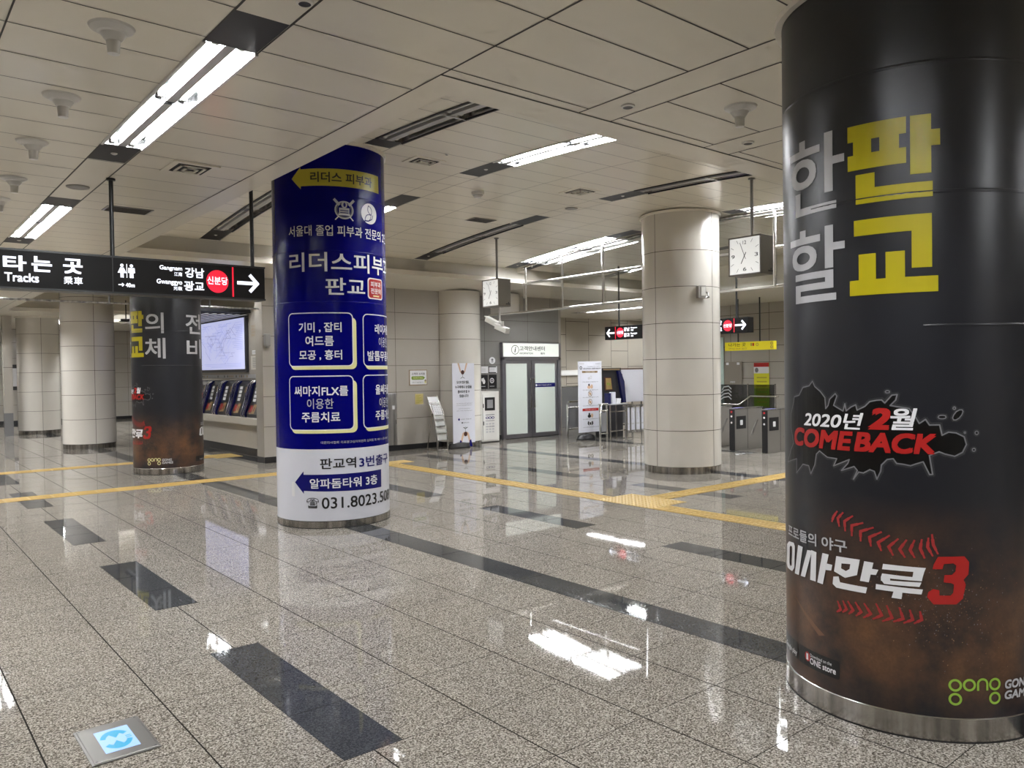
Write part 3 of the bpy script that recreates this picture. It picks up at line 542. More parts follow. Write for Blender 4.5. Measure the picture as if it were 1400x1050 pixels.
# ------------------------------------------------------------------ trough lights
def make_light(x0, x1, a, t0, mid, t1, b, zf, lit, label):
    c = (x0+x1)/2; root = T('trough_light', label, 'ceiling light', (c, (a+b)/2, zf((a+b)/2)), 'lit trough lights' if lit else 'unlit trough lights')
    h = .085; rf = 'reflector_lit' if lit else 'reflector'
    mb = MB(); n = 8; ys = [t0+(t1-t0)*i/n for i in range(n+1)]
    prof = [(x0, 0), (x0+.012, h*.75), (x0+.04, h), (c-.02, h), (c, h*.55), (c+.02, h), (x1-.04, h), (x1-.012, h*.75), (x1, 0)]
    for ya, yb in zip(ys, ys[1:]):
        for (xa, za), (xb, zb) in zip(prof, prof[1:]): mb.quad((xa, ya, zf(ya)+za), (xb, ya, zf(ya)+zb), (xb, yb, zf(yb)+zb), (xa, yb, zf(yb)+za), rf)
    for y in (t0, t1): mb.add([(x, y, zf(y)+z) for x, z in prof], [tuple(range(9))], rf)
    mb.build('reflector', root)
    mb = MB()
    for ya, yb in zip(ys, ys[1:]): mb.prism([(c-.026, ya, zf(ya)), (c+.026, ya, zf(ya)), (c+.016, ya, zf(ya)+h), (c-.016, ya, zf(ya)+h)], (0, yb-ya, zf(yb)-zf(ya)), 'ridge')
    mb.build('centre_ridge', root)
    for nm, ya, yb in (('end_plate', a, t0), ('end_plate', t1, b)):
        far = ya == t1
        mb = MB(); k = 4
        for i in range(k):
            p, q = ya+(yb-ya)*i/k, ya+(yb-ya)*(i+1)/k
            for z in (.001, .02): mb.quad((x0, p, zf(p)+z), (x1, p, zf(p)+z), (x1, q, zf(q)+z), (x0, q, zf(q)+z), 'light_black')
        o = mb.build(nm, root)
        if far and yb-ya > .3:
            s = MB(); m_ = (ya+yb)/2; z = zf(m_); s.lathe([(.0, z-.008), (.012, z-.008), (.02, z-.003), (.023, z+.001)], (c, m_), 'white_plastic', 16); s.build('sensor', o)
    for x, d in ((x0, -1), (x1, 1)):
        mb = MB()
        for ya, yb in zip(ys, ys[1:]):
            z0, z1 = zf(ya)-.012, zf(yb)-.012
            mb.add([(x-.006*d, ya, z0), (x+.01*d, ya, z0), (x+.01*d, ya, z0+.016), (x-.006*d, ya, z0+.016), (x-.006*d, yb, z1), (x+.01*d, yb, z1), (x+.01*d, yb, z1+.016), (x-.006*d, yb, z1+.016)],
                   [(0, 1, 2, 3), (7, 6, 5, 4), (0, 4, 5, 1), (1, 5, 6, 2), (2, 6, 7, 3), (3, 7, 4, 0)], 'trim_white' if lit else 'light_black')  # white when lit, black when unlit: the tubes' light is in the colour
        mb.build('edge_trim', root)
    for y in (mid,):
        mb = MB(); z = zf(y); mb.box(x0+.004, x1-.004, y-.006, y+.006, z-.012, z+.07, 'reflector_lit' if lit else 'reflector'); mb.build('divider', root)
    tm = 'tube_lit' if lit else 'tube_off'
    for xo in (-.062, .062):
        for ya, yb in ((t0+.05, mid-.05), (mid+.05, t1-.05)):
            mb = MB(); mb.tube([(c+xo, ya, zf(ya)+.024), (c+xo, (ya+yb)/2, zf((ya+yb)/2)+.024), (c+xo, yb, zf(yb)+.024)], .012, tm, 8);
            for y, d in ((ya, -1), (yb, 1)): mb.box(c+xo-.016, c+xo+.016, min(y, y+.03*d), max(y, y+.03*d), zf(y)+.012, zf(y)+.08, 'white_plastic')
            mb.build('tube', root)
for f in FIX: make_light(*f)

# ------------------------------------------------------------------ columns
def panel_column(c, R, zt, label, seam_a, name='column'):
    root = T(name, label, 'column', (*c, 0), 'cream panelled columns')
    mb = MB(); mb.lathe([(R, .1), (R, zt)], c, 'cream_panel', 96)
    for z in (.6, 1.1, 1.6, 2.1, 2.6, 3.1):
        if z < zt: mb.lathe([(R+.0015, z-.0035), (R+.0015, z+.0035)], c, 'seam', 96)
    for k in range(4):
        a = math.radians(seam_a+90*k); d = .0035/R
        mb.add([(c[0]+(R+.0018)*math.cos(t), c[1]+(R+.0018)*math.sin(t), z) for z in (.1, zt) for t in (a-d, a+d)], [(0, 1, 3, 2)], 'seam')
    mb.build('shaft', root)
    mb = MB(); mb.lathe([(R-.008, 0), (R-.008, .1)], c, 'steel', 96); mb.build('base_ring', root)
    mb = MB(); mb.lathe([(R, zt-.03), (R+.025, zt-.03), (R+.025, zt)], c, 'ceiling_edge', 64); mb.build('ceiling_collar', root)
    return root
wc = panel_column((8.608, 1.971), .55, 3.66, 'cream tiled round column beside the glazed frame and clock', -180.5)
panel_column((3.098, 13.05), .5, 3.66, 'plain cream tiled round column next to the black column under the sign', -88)
panel_column((3.03, 18.67), .49, ZL, 'plain cream tiled round column beside the slim grey-footed post', -90)

def ring(c, R, m_top, zt, root):
    mb = MB(); mb.lathe([(R+.004, .005), (R+.004, .093)], c, 'steel', 128); mb.lathe([(R+.004, .093), (R+.002, .097), (R-.002, .097)], c, 'chrome', 128); mb.lathe([(R+.0055, 0), (R+.0055, .006)], c, 'base_black', 128); mb.build('base_ring', root)  # black band at the floor paints a shadow gap
    mb = MB(); mb.lathe([(R+.002, zt-.02), (R+.03, zt-.02), (R+.035, zt-.004), (R+.035, zt)], c, 'ceiling_edge', 96, soft=False); mb.build('ceiling_collar', root)
def black_column(c, R, zt, label, words, logo='ink_green'):
    root = T('advertising_column', label, 'column', (*c, 0), 'columns wrapped in black posters')
    mb = MB(); mb.lathe([(R-.004, .02), (R-.004, zt)], c, 'base_black', 96); mb.build('shaft', root)
    mb = MB(); mb.lathe([(R, .095), (R, zt-.02)], c, 'poster_black', 160); wrap = mb.build('poster_wrap', root)
    # sheet joints standing slightly proud
    for z, t0, t1 in ((2.64, -230, -20), (2.14, -200, -60), (1.625, -150, 20)):
        mb = MB(); n = 40; A = [math.radians(t0+(t1-t0)*i/n) for i in range(n+1)]
        mb.add([(c[0]+(R+e)*math.cos(t), c[1]+(R+e)*math.sin(t), zz) for zz, e in ((z-.012, .0004), (z, .0045), (z+.002, .0004)) for t in A],
               [(r*(n+1)+i, r*(n+1)+i+1, (r+1)*(n+1)+i+1, (r+1)*(n+1)+i) for r in (0, 1) for i in range(n)], 'poster_black', True)
        mb.build('sheet_joint', wrap)
    asp = 1/math.radians(R)          # degrees of arc per unit height
    mb = MB(); s = on_cyl(mb, c, R)
    for r in ((-180, -156.1, 2.370, 2.434), (-180, -156.1, 2.255, 2.316), (-177.5, -169.8, 2.316, 2.37), (-166.5, -158.8, 2.316, 2.37), (-154.6, -146.6, 2.208, 2.434), (-146.6, -143.2, 2.312, 2.374),
              (-176.5, -168.5, 2.117, 2.235), (-168.5, -146.1, 2.117, 2.176), (-177.4, -146.5, 1.99, 2.053), (-154.2, -146.5, 1.846, 1.99), (-175.4, -168.2, 1.812, 1.915), (-164.3, -156.8, 1.812, 1.915), (-179.4, -144.2, 1.751, 1.812)):
        s.rect(*r, 'ink_yellow')
    mb.build('yellow_lettering', wrap)
    for W_ in ((('한', (-218, -181.6, 2.12, 2.441)), ('할', (-218, -181.6, 1.743, 2.056))), (('의', (-140.3, -109.6, 2.10, 2.405)), ('체', (-141.6, -107.6, 1.725, 2.03))), (('전', (-73.7, -34.5, 2.10, 2.405)), ('비', (-72.5, -33.5, 1.725, 2.02)))):
        if W_[0][0] not in words: continue
        mb = MB(); s = on_cyl(mb, c, R)
        for t, r in W_: s.text(t, r, 'ink_grey', .011)
        mb.build('headline_lettering', wrap)
    for off in (0, 184):
        sh = lambda pts: [(u+off, v) for u, v in pts]
        mb = MB(); s = on_cyl(mb, c, R)
        sp = sh(ART['splat']); s.line(sp+sp[:1], .020, asp, 'splash_glow', .0010); s.poly(sp, 'splash_black', .0013)
        s.line(sp+sp[:1], .005, asp, 'ink_grey_dark', .0016)
        for k in range(7):
            d = sh(ART['drop%d' % k]); s.line(d+d[:1], .015, asp, 'splash_glow', .0010); s.poly(d, 'splash_black', .0013); s.line(d+d[:1], .004, asp, 'ink_grey_dark', .0016)
        mb.build('splash_emblem', wrap)
        mb = MB(); s = on_cyl(mb, c, R)
        s.text('2020년', (-206.4+off, -173.8+off, 1.209, 1.277), 'ink_white', .018, .2); s.text('월', (-162.8+off, -152.4+off, 1.213, 1.299), 'ink_white', .018, .2)
        s.text('2', (-172+off, -162.8+off, 1.212, 1.299), 'ink_red', .035, .2)
        for t, u0, u1 in (('COME', -215.3, -178.6), ('BACK', -178, -145.2)): s.text(t, (u0+off, u1+off, 1.12, 1.201), 'ink_red', .035, .18)
        mb.build('comeback_lettering', wrap)
        mb = MB(); s = on_cyl(mb, c, R)
        A = {k: sh(v) for k, v in ART.items()}
        s.ring(A['m0o'], A['m0i'], 'ink_white'); s.ring(A['m1o'], A['m1i'], 'ink_white')
        for k in ('a1', 'a2', 'a3', 'a4', 'a5', 'a6', 'a7', 'a8', 'a9', 'b0', 'b1', 'b2', 'b3', 'b4', 'b5'): s.poly(A[k], 'ink_white')
        s.poly(A['three'], 'ink_red'); s.text('프로들의 야구', (-225+off, -181.6+off, .697, .75), 'ink_grey', .018)
        mb.build('title_lettering', wrap)
        for seam_ in (STITCH[:13], STITCH[13:]):
            mb = MB(); s = on_cyl(mb, c, R)
            for p, q, r in seam_:
                for e in (q, r):
                    m_ = ((p[0]+e[0])/2+off, (p[1]+e[1])/2)
                    s.line([(p[0]+off, p[1]), m_], .011, asp, 'ink_stitch'); s.line([m_, (e[0]+off, e[1])], .007, asp, 'ink_stitch')
            mb.build('stitch_print', wrap)
        mb = MB(); s = on_cyl(mb, c, R); s.poly(A['foul'], 'ink_foul', .0012)
        rng = random.Random(3+off)
        for k in range(330):
            u = rng.gauss(-142, 13)+off; v = rng.gauss(.5, .1)
            if v > .15: r_ = rng.uniform(.0012, .0034); s.put([(u-r_*asp, v), (u, v-r_*.8), (u+r_*asp*.7, v+r_*.4), (u, v+r_)], [(0, 1, 2, 3)], rng.choice(('ink_foul', 'ink_grey_dark', 'ink_brown')), .0013)
        mb.build('dirt_print', wrap)['kind'] = 'stuff'
        mb = MB(); s = on_cyl(mb, c, R); u = -138.4+off
        for du, z, kind in ((0, .226, 'o'), (5.7, .228, 'o'), (11.3, .23, 'n'), (16.8, .229, 'o'), (0, .172, 'o'), (16.8, .175, 'o')):
            if kind == 'o': s.ell(u+du, z, .0245*asp, .0245, logo, hole=.64)
            else:
                P = [(u+du+.0225*asp*math.cos(t), z+.002+.0225*math.sin(t)) for t in [PI*i/14 for i in range(15)]]; Q = [(u+du+.014*asp*math.cos(t), z+.002+.014*math.sin(t)) for t in [PI*i/14 for i in range(15)]]
                s.put(P+Q, [(i, i+1, 16+i, 15+i) for i in range(14)], logo, .003)
                for x0, x1 in ((-.0225, -.014), (.014, .0225)): s.rect(u+du+x0*asp, u+du+x1*asp, z-.024, z+.002, logo)
        s.text('GONG', (-116.7+off, -101.5+off, .206, .241), 'ink_grey', .03, .15); s.text('GAMES', (-116.9+off, -99.6+off, .165, .199), 'ink_grey', .03, .15)
        mb.build('maker_logo', wrap)
        mb = MB(); s = on_cyl(mb, c, R)
        s.rrect(-213+off, -185.6+off, .160, .238, .012, asp, 'ink_black', .0015); s.ell(-205.2+off, .203, 2.1, .021, 'ink_red', .002); s.text('1', (-205.9+off, -204.5+off, .189, .217), 'ink_white', .03)
        s.text('Download on the', (-203+off, -189.8+off, .209, .223), 'ink_white'); s.text('ONE store', (-203.2+off, -187.6+off, .178, .205), 'ink_white', .02)
        s.rrect(-242+off, -213.8+off, .160, .238, .012, asp, 'ink_black', .0015); s.text('Google play', (-231+off, -214.6+off, .170, .200), 'ink_white', .01)
        mb.build('store_badge', wrap)
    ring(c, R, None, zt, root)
    return root
black_column((3.12, -3.6), .52, ZL, 'huge black poster-wrapped column with a big yellow headline and baseball title', '한')
black_column((3.089, 7.481), .5, ZL, 'black poster-wrapped column under the hanging sign, beside the ticket machines', '한의전', 'ink_pale_yellow')

def blue_column():
    c, R, zt = (3.152, 2.09), .555, 3.655
    root = T('advertising_column', 'round column wrapped in a dark blue and white clinic advertisement', 'column', (*c, 0))
    mb = MB(); mb.lathe([(R-.004, .02), (R-.004, zt)], c, 'base_black', 96); mb.build('shaft', root)
    mb = MB(); mb.lathe([(R, .752), (R, zt-.02)], c, 'poster_blue', 160); mb.lathe([(R, .07), (R, .752)], c, 'poster_white', 160); wrap = mb.build('poster_wrap', root)
    for z, t0, t1, m in ((2.15, -250, 0, 'poster_blue'), (2.63, -200, 0, 'poster_blue'), (3.15, -100, 0, 'poster_blue')):
        mb = MB(); n = 40; A = [math.radians(t0+(t1-t0)*i/n) for i in range(n+1)]
        mb.add([(c[0]+(R+e)*math.cos(t), c[1]+(R+e)*math.sin(t), zz) for zz, e in ((z-.012, .0004), (z, .004), (z+.002, .0004)) for t in A],
               [(r*(n+1)+i, r*(n+1)+i+1, (r+1)*(n+1)+i+1, (r+1)*(n+1)+i) for r in (0, 1) for i in range(n)], m, True)
        mb.build('sheet_joint', wrap)
    asp = 1/math.radians(R)
    mb = MB(); s = on_cyl(mb, c, R)
    s.poly([(-154.2, 3.31), (-144, 3.414), (-144, 3.392), (-57.8, 3.405), (-57.3, 3.235), (-144, 3.234), (-144, 3.206)], 'ink_gold', .002); s.text('리더스 피부과', (-134, -69.5, 3.268, 3.365), 'ink_black', .018, lift=.004)
    mb.build('arrow_panel', wrap)
    mb = MB(); s = on_cyl(mb, c, R)
    for t, r, b_ in (('서울대 졸업 피부과 전문의 2인', (-159, -38, 2.765, 2.866), .006), ('리더스피부과', (-159, -28, 2.43, 2.612), .013), ('판교', (-121.5, -81, 2.212, 2.372), .014)):
        mb = MB(); on_cyl(mb, c, R).text(t, r, 'ink_white', b_); mb.build('clinic_lettering', wrap)
    mb = MB(); s = on_cyl(mb, c, R); cu, cz = -102, 3.014
    s.ell(cu, cz, .092*asp, .086, 'ink_grey', hole=.84); s.ell(cu, cz, .073*asp, .068, 'ink_grey_dark', .0025, hole=.9)
    for d in (1, -1):
        s.line([(cu-d*.092*asp, cz+.095), (cu-d*.05*asp, cz+.05)], .024, asp, 'ink_grey', .0035); s.line([(cu+d*.055*asp, cz-.062), (cu+d*.085*asp, cz-.093)], .01, asp, 'ink_white', .0035)
    s.rect(cu-.05*asp, cu+.05*asp, cz-.045, cz+.02, 'ink_grey', .0035); s.rect(cu-.056*asp, cu+.056*asp, cz-.05, cz-.038, 'ink_white', .004)
    for z in (-.005, -.025): s.rect(cu-.04*asp, cu+.04*asp, cz+z-.004, cz+z+.004, 'ink_blue', .0042)
    s.ell(cu, cz+.048, .028*asp, .03, 'ink_grey', .0035); s.ell(cu+.3, cz+.05, .012*asp, .02, 'ink_blue', .004)
    mb.build('crest_emblem', wrap)
    mb = MB(); s = on_cyl(mb, c, R); cu, cz = -73.3, 3.012
    s.ell(cu, cz, .105*asp, .100, 'ink_white')
    leaf = lambda x, z, L, wd, ang: [(cu+(x+L*t*math.cos(ang)-wd*math.sin(PI*t)*sg*math.sin(ang))*asp, cz+z+L*t*math.sin(ang)+wd*math.sin(PI*t)*sg*math.cos(ang)) for sg, T_ in ((1, [i/8 for i in range(9)]), (-1, [1-i/8 for i in range(1, 8)])) for t in T_]
    for a in ((.02, -.012, .095, .026, math.radians(112)), (.02, -.012, .1, .028, math.radians(215))): l_ = leaf(*a); s.line(l_+l_[:1], .007, asp, 'ink_blue', .004)
    s.line([(cu-.09*asp, cz-.078), (cu-.02*asp, cz-.075), (cu+.03*asp, cz-.05), (cu+.045*asp, cz-.01)], .008, asp, 'ink_blue', .004)
    mb.build('leaf_logo', wrap)
    mb = MB(); s = on_cyl(mb, c, R)
    s.rrect(-77.5, -52.5, 2.188, 2.392, .03, asp, 'ink_white', .002); s.rrect(-76, -54, 2.199, 2.381, .026, asp, 'ink_red', .0026)
    s.text('피부과', (-73.5, -56.5, 2.305, 2.36), 'ink_white', .02, lift=.0035); s.text('전문의', (-73.5, -56.5, 2.24, 2.295), 'ink_white', .02, lift=.0035); s.rect(-70, -60, 2.212, 2.226, 'ink_pale_yellow', .0035)
    mb.build('red_badge', wrap)
    boxes = ((-162, 1.535, 2.045, (('기미 , 잡티', .32, -149, -106.8, 1), ('여드름', .193, -142, -114.4, 1), ('모공 , 흉터', .060, -149, -106.7, 1))), (-84.4, 1.53, 2.04, (('레이저를', .32, -68.5, -34, 1), ('이용한', .193, -62, -40, 0), ('발톱무좀치료', .055, -79.3, -21, 1))),
             (-162.4, .93, 1.448, (('써마지FLX를', .325, -155.4, -101.4, 1), ('이용한', .205, -141.5, -115.7, 0), ('주름치료', .078, -147.5, -109.6, 1))), (-85.6, .93, 1.45, (('울쎄라를', .325, -69, -34, 1), ('이용한', .195, -62.7, -40, 0), ('주름개선', .072, -69.8, -34, 1))))
    for u0, z0, z1, tx in boxes:
        mb = MB(); s = on_cyl(mb, c, R); u1 = u0+66.8
        s.rrect(u0+2.4, u1+3.4, z0-.028, z1-.045, .05, asp, 'ink_pale_yellow', .0012); s.rrect(u0, u1, z0, z1, .05, asp, 'ink_white', .0018); s.rrect(u0+.9, u1-.9, z0+.009, z1-.009, .043, asp, 'poster_blue_ink', .0024)
        for t, dz, a, b, bold in tx: s.text(t, (a, b, z0+dz, z0+dz+.097), 'ink_white' if bold else 'ink_grey', .016 if bold else .004, lift=.0034)
        mb.build('treatment_panel', wrap)
    mb = MB(); s = on_cyl(mb, c, R)
    s.text('대한의사협회 의료광고심의위원회 심의필 제 190111-중-5108호', (-128.5, -44, .803, .828), 'ink_grey')
    s.text('판교역', (-129.7, -94.5, .563, .667), 'ink_black', .016); s.text('3번출구', (-91.2, -45, .56, .665), 'ink_blue', .014)
    s.poly([(-157.1, .436), (-146.8, .544), (-146.8, .512), (-61.5, .515), (-61.7, .34), (-146.8, .358), (-146.8, .33)], 'ink_blue', .002); s.text('알파돔타워 3층', (-140.2, -68.8, .38, .475), 'ink_white', .016, lift=.0042)
    s.text('☎', (-144, -131.5, .194, .293), 'ink_black', .006); s.text('031.8023.5089', (-128.6, -34, .188, .296), 'ink_black', .01)
    mb.build('address_lettering', wrap)
    mb = MB(); mb.lathe([(R+.004, .005), (R+.004, .066), (R-.01, .07)], c, 'steel', 128); mb.lathe([(R+.0055, 0), (R+.0055, .006)], c, 'base_black', 128); mb.build('base_ring', root)  # shadow gap at the floor painted as a black band
    mb = MB(); s = on_cyl(mb, c, R)
    s.rrect(-161.5, -157.5, .30, .44, .012, asp, 'paper', .0035); mb.build('switch_cover', wrap)
    mb = MB(); mb.lathe([(R+.002, zt-.02), (R+.018, zt-.02), (R+.018, zt+.03)], c, 'ceiling_edge', 96); mb.build('ceiling_collar', root)
blue_column()

# ------------------------------------------------------------------ hanging signs
def arrow_on(s, u0, u1, v0, v1, right, m, w, asp=1, lift=.004):
    vm = (v0+v1)/2; h = (v1-v0)/2; tip, tail = (u1, u0) if right else (u0, u1); sg = 1 if tip > tail else -1
    s.line([(tail, vm), (tip-sg*w*.6, vm)], w, asp, m, lift)
    for d in (1, -1): s.line([(tip-sg*h*.95, vm+d*(h-w*.45)), (tip-sg*w*.5, vm)], w, asp, m, lift+.0002)
def tracks_sign():
    y, x0, x1, z0, z1 = 1.6, -.6, 2.269, 2.132, 2.418
    root = T('hanging_sign', 'long black hanging direction sign with white lettering and red line badge', 'sign', (.9, 1.68, z0))
    mb = MB(); mb.box(x0, x1, y, y+.16, z0, z1, 'sign_black'); mb.build('casing', root, .004)
    mb = MB(); mb.box(x0-.004, x1+.004, y-.004, y+.164, z0-.006, z0+.008, 'pole_black'); mb.box(x0-.004, x1+.004, y-.004, y+.164, z1-.008, z1+.006, 'pole_black')
    mb.box(1.028, 1.034, y-.003, y, z0, z1, 'pole_black'); mb.build('frame', root)
    for x, zt, sub in ((1.05, ZL, 0), (2.19, vault(1.68), 1)):
        mb = MB(); mb.tube([(x, 1.68, z1), (x, 1.68, zt)], .017, 'pole_black', 12); mb.lathe([(.0, zt-.02), (.034, zt-.016), (.034, zt)], (x, 1.68), 'pole_black', 16); mb.build('pole', root)
    W_ = 'sign_white'
    for grp in ((('타', (.298, .446, 2.258, 2.373), .03), ('는', (.478, .612, 2.262, 2.377), .03), ('곳', (.685, .819, 2.262, 2.377), .03)),
                (('Tracks', (.305, .524, 2.179, 2.245), .02),), (('乘', (.688, .748, 2.18, 2.239), .012), ('車', (.757, .817, 2.18, 2.239), .012)), (('40m', (1.122, 1.19, 2.182, 2.215), .03),),
                (('Gangnam', (1.381, 1.56, 2.332, 2.377), .02), ('江南', (1.496, 1.559, 2.295, 2.328), .01)), (('강남', (1.583, 1.739, 2.289, 2.373), .022),),
                (('Gwanggyo', (1.357, 1.558, 2.214, 2.264), .02), ('光敎', (1.487, 1.558, 2.177, 2.209), .01)), (('광교', (1.572, 1.737, 2.178, 2.26), .022),)):
        mb = MB(); s = on_y(mb, y)
        for t, r, b_ in grp: s.text(t, r, W_, b_)
        mb.build('lettering', root)
    mb = MB(); s = on_y(mb, y)
    for cx, skirt in ((1.098, 1), (1.168, 0)):
        s.ell(cx, 2.353, .0125, .0125, W_)
        if skirt: s.poly([(cx-.013, 2.336), (cx+.013, 2.336), (cx+.032, 2.293), (cx-.032, 2.293)], W_); s.rect(cx-.012, cx-.002, 2.256, 2.295, W_); s.rect(cx+.002, cx+.012, 2.256, 2.295, W_)
        else: s.poly([(cx-.024, 2.336), (cx+.024, 2.336), (cx+.026, 2.296), (cx+.014, 2.296), (cx+.014, 2.256), (cx+.002, 2.256), (cx+.002, 2.29), (cx-.002, 2.29), (cx-.002, 2.256), (cx-.014, 2.256), (cx-.014, 2.296), (cx-.026, 2.296)], W_)
    s.rect(1.131, 1.136, 2.256, 2.366, W_); arrow_on(s, 1.072, 1.112, 2.184, 2.213, True, W_, .008)
    mb.build('restroom_symbol', root)
    mb = MB(); s = on_y(mb, y); s.ell(1.85, 2.271, .094, .097, 'sign_red', n=40); s.text('신분당', (1.764, 1.936, 2.243, 2.311), W_, .012, lift=.005); mb.build('line_badge', root)
    mb = MB(); s = on_y(mb, y); s.rect(1.976, 1.989, z0+.015, z1-.015, 'sign_red'); mb.build('divider_line', root)
    mb = MB(); s = on_y(mb, y); arrow_on(s, 2.028, 2.213, 2.19, 2.352, True, W_, .03); mb.build('arrow', root)
tracks_sign()
def gate_sign():
    x, y0, y1, z0, z1 = 11., 5.755, 2.44, 2.062, 2.325
    root = T('hanging_sign', 'long black sign hung beyond the glazed frame with arrows at both ends', 'sign', (x+.08, 4.1, z0))
    mb = MB(); mb.box(x, x+.16, y1, y0, z0, z1, 'sign_black'); mb.build('casing', root, .004)
    for y in (5.44, 2.72):
        mb = MB(); mb.tube([(x+.08, y, z1), (x+.08, y, vault(y))], .017, 'pole_black', 10); mb.build('pole', root)
    W_ = 'sign_white'
    for grp in ((('강남', (5.244, 5.094, 2.212, 2.29)), ('Gangnam', (5.069, 4.9, 2.255, 2.288)), ('江南', (5.061, 4.997, 2.212, 2.246))), (('광교', (5.244, 5.094, 2.10, 2.18)), ('Gwanggyo', (5.069, 4.9, 2.142, 2.182)), ('光敎', (5.061, 4.997, 2.10, 2.134))),
                (('강남', (3.15, 2.96, 2.212, 2.29)), ('Gangnam', (3.36, 3.17, 2.255, 2.288))), (('광교', (3.15, 2.96, 2.10, 2.18)), ('Gwanggyo', (3.36, 3.17, 2.142, 2.182))), (('타는 곳', (4.45, 3.85, 2.13, 2.26)),)):
        mb = MB(); s = on_x(mb, x)
        for t, r in grp: s.text(t, r, W_, .025)
        mb.build('lettering', root)
    for cy in (5.343, 2.845):
        mb = MB(); s = on_x(mb, x); s.ell(cy, 2.195, .092, .095, 'sign_red', n=36); s.text('신분당', (cy+.085, cy-.085, 2.165, 2.228), W_, .014, lift=.005); mb.build('line_badge', root)
    for y in (5.468, 2.717):
        mb = MB(); s = on_x(mb, x); s.rect(y-.006, y+.006, z0+.01, z1-.01, 'sign_red'); mb.build('divider_line', root)
    for a, b in ((5.704, 5.5), (2.688, 2.479)):
        mb = MB(); s = on_x(mb, x); arrow_on(s, min(a, b), max(a, b), 2.112, 2.277, a > 4, W_, .032); mb.build('arrow', root)
gate_sign()
def exit_sign():
    x, y0, y1, z0, z1 = 15., 5.72, 4.45, 1.862, 2.055
    root = T('hanging_sign', 'yellow way-out sign hanging above the ticket gates', 'sign', (x+.06, 5.1, z0))
    mb = MB(); mb.box(x, x+.12, y1, y0, z0, z1, 'sign_yellow'); mb.build('casing', root, .004)
    for y in (5.4, 4.83):
        mb = MB(); mb.tube([(x+.06, y, z1), (x+.06, y, ZL)], .016, 'pole_black', 10); mb.build('pole', root)
    mb = MB(); s = on_x(mb, x); s.text('나가는 곳', (5.62, 5.16, 1.955, 2.035), 'ink_black', .01); s.text('Way out', (5.62, 5.3, 1.885, 1.925), 'ink_brown'); s.text('出口', (5.26, 5.14, 1.885, 1.925), 'ink_brown'); mb.build('lettering', root)
    mb = MB(); s = on_x(mb, x); s.rect(4.94, 4.985, 1.955, 2.02, 'ink_red'); s.rect(5.0, 5.03, 1.955, 2.02, 'ink_brown'); s.ell(4.86, 1.985, .035, .035, 'ink_brown', hole=.7); s.ell(4.5, 2.0, .03, .03, 'ink_brown', hole=.6); s.ell(4.5, 1.92, .03, .03, 'ink_brown', hole=.6); mb.build('symbols', root)
exit_sign()

# ------------------------------------------------------------------ clocks
def clock(y0, z0, label, cctv):
    x0, x1, y1, z1 = 7.15, 7.39, y0+.42, z0+.435; yc, zc = (y0+y1)/2, (z0+z1)/2; yp = yc+.02 if cctv else yc; xp = 7.30
    root = T('hanging_clock', label, 'clock', (xp, yc, z0), 'square hanging clocks')
    mb = MB(); mb.box(x0+.004, x1, y0, y1, z0, z1, 'clock_case'); mb.build('case', root, .006)
    mb = MB()
    for a, b, c, d in ((y0, y1, z0, z0+.016), (y0, y1, z1-.016, z1), (y0, y0+.016, z0, z1), (y1-.016, y1, z0, z1)): mb.box(x0-.006, x0+.01, a, b, c, d, 'clock_case')
    mb.build('bezel', root)
    mb = MB(); mb.box(x0-.001, x0+.006, y0+.014, y1-.014, z0+.014, z1-.014, 'clock_face'); mb.build('dial', root)
    mb = MB(); s = on_x(mb, x0)
    for h in range(12):
        t = math.radians(30*h); dy, dz = -math.sin(t), math.cos(t); k = .178/max(abs(dy), abs(dz))
        if h % 3 == 0:
            s.text({0: '12', 3: '3', 6: '6', 9: '9'}[h], (yc+dy*.15+.022, yc+dy*.15-.022, zc+dz*.15-.021, zc+dz*.15+.021), 'clock_mark', .01)
        else: s.line([(yc+dy*k*.8, zc+dz*k*.8), (yc+dy*k, zc+dz*k)], .005, 1, 'clock_mark')
    mb.build('numerals', root)
    for nm, deg, L, w in (('minute_hand', -21, .16, .006), ('hour_hand', 207, .095, .009)):
        t = math.radians(deg); dy, dz = -math.sin(t), math.cos(t)
        mb = MB(); s = on_x(mb, x0); s.line([(yc-dy*.04, zc-dz*.04), (yc+dy*L, zc+dz*L)], w, 1, 'clock_hand', .007 if nm[0] == 'm' else .0055); mb.build(nm, root)
    mb = MB(); mb.tube([(xp, yp, z1), (xp, yp, vault(yp))], .018, 'steel_dark', 12); mb.lathe([(.0, vault(yp)-.02), (.04, vault(yp)-.015), (.04, vault(yp))], (xp, yp), 'steel_dark', 16); mb.build('pole', root)
    mb = MB(); mb.box(x1-.1, x1-.02, y0-.006, y0, z0+.03, z0+.045, 'dark_plastic'); mb.disc((x1-.05, y0-.003, z0+.06), .012, 'dark_plastic', 10, (0, -1, 0)); mb.build('latch', root)
    if cctv:
        mb = MB(); mb.tube([(xp+.03, yc+.0, z0), (xp+.03, yc-.0, z0-.2)], .014, 'white_plastic', 10); br = mb.build('camera_drop_pole', root)
clock(-.285, 2.508, 'white-faced square clock in a grey case between white column and big black column', False)
clock(4.35, 2.485, 'white-faced square clock in a grey case hanging above the white camera pair', True)
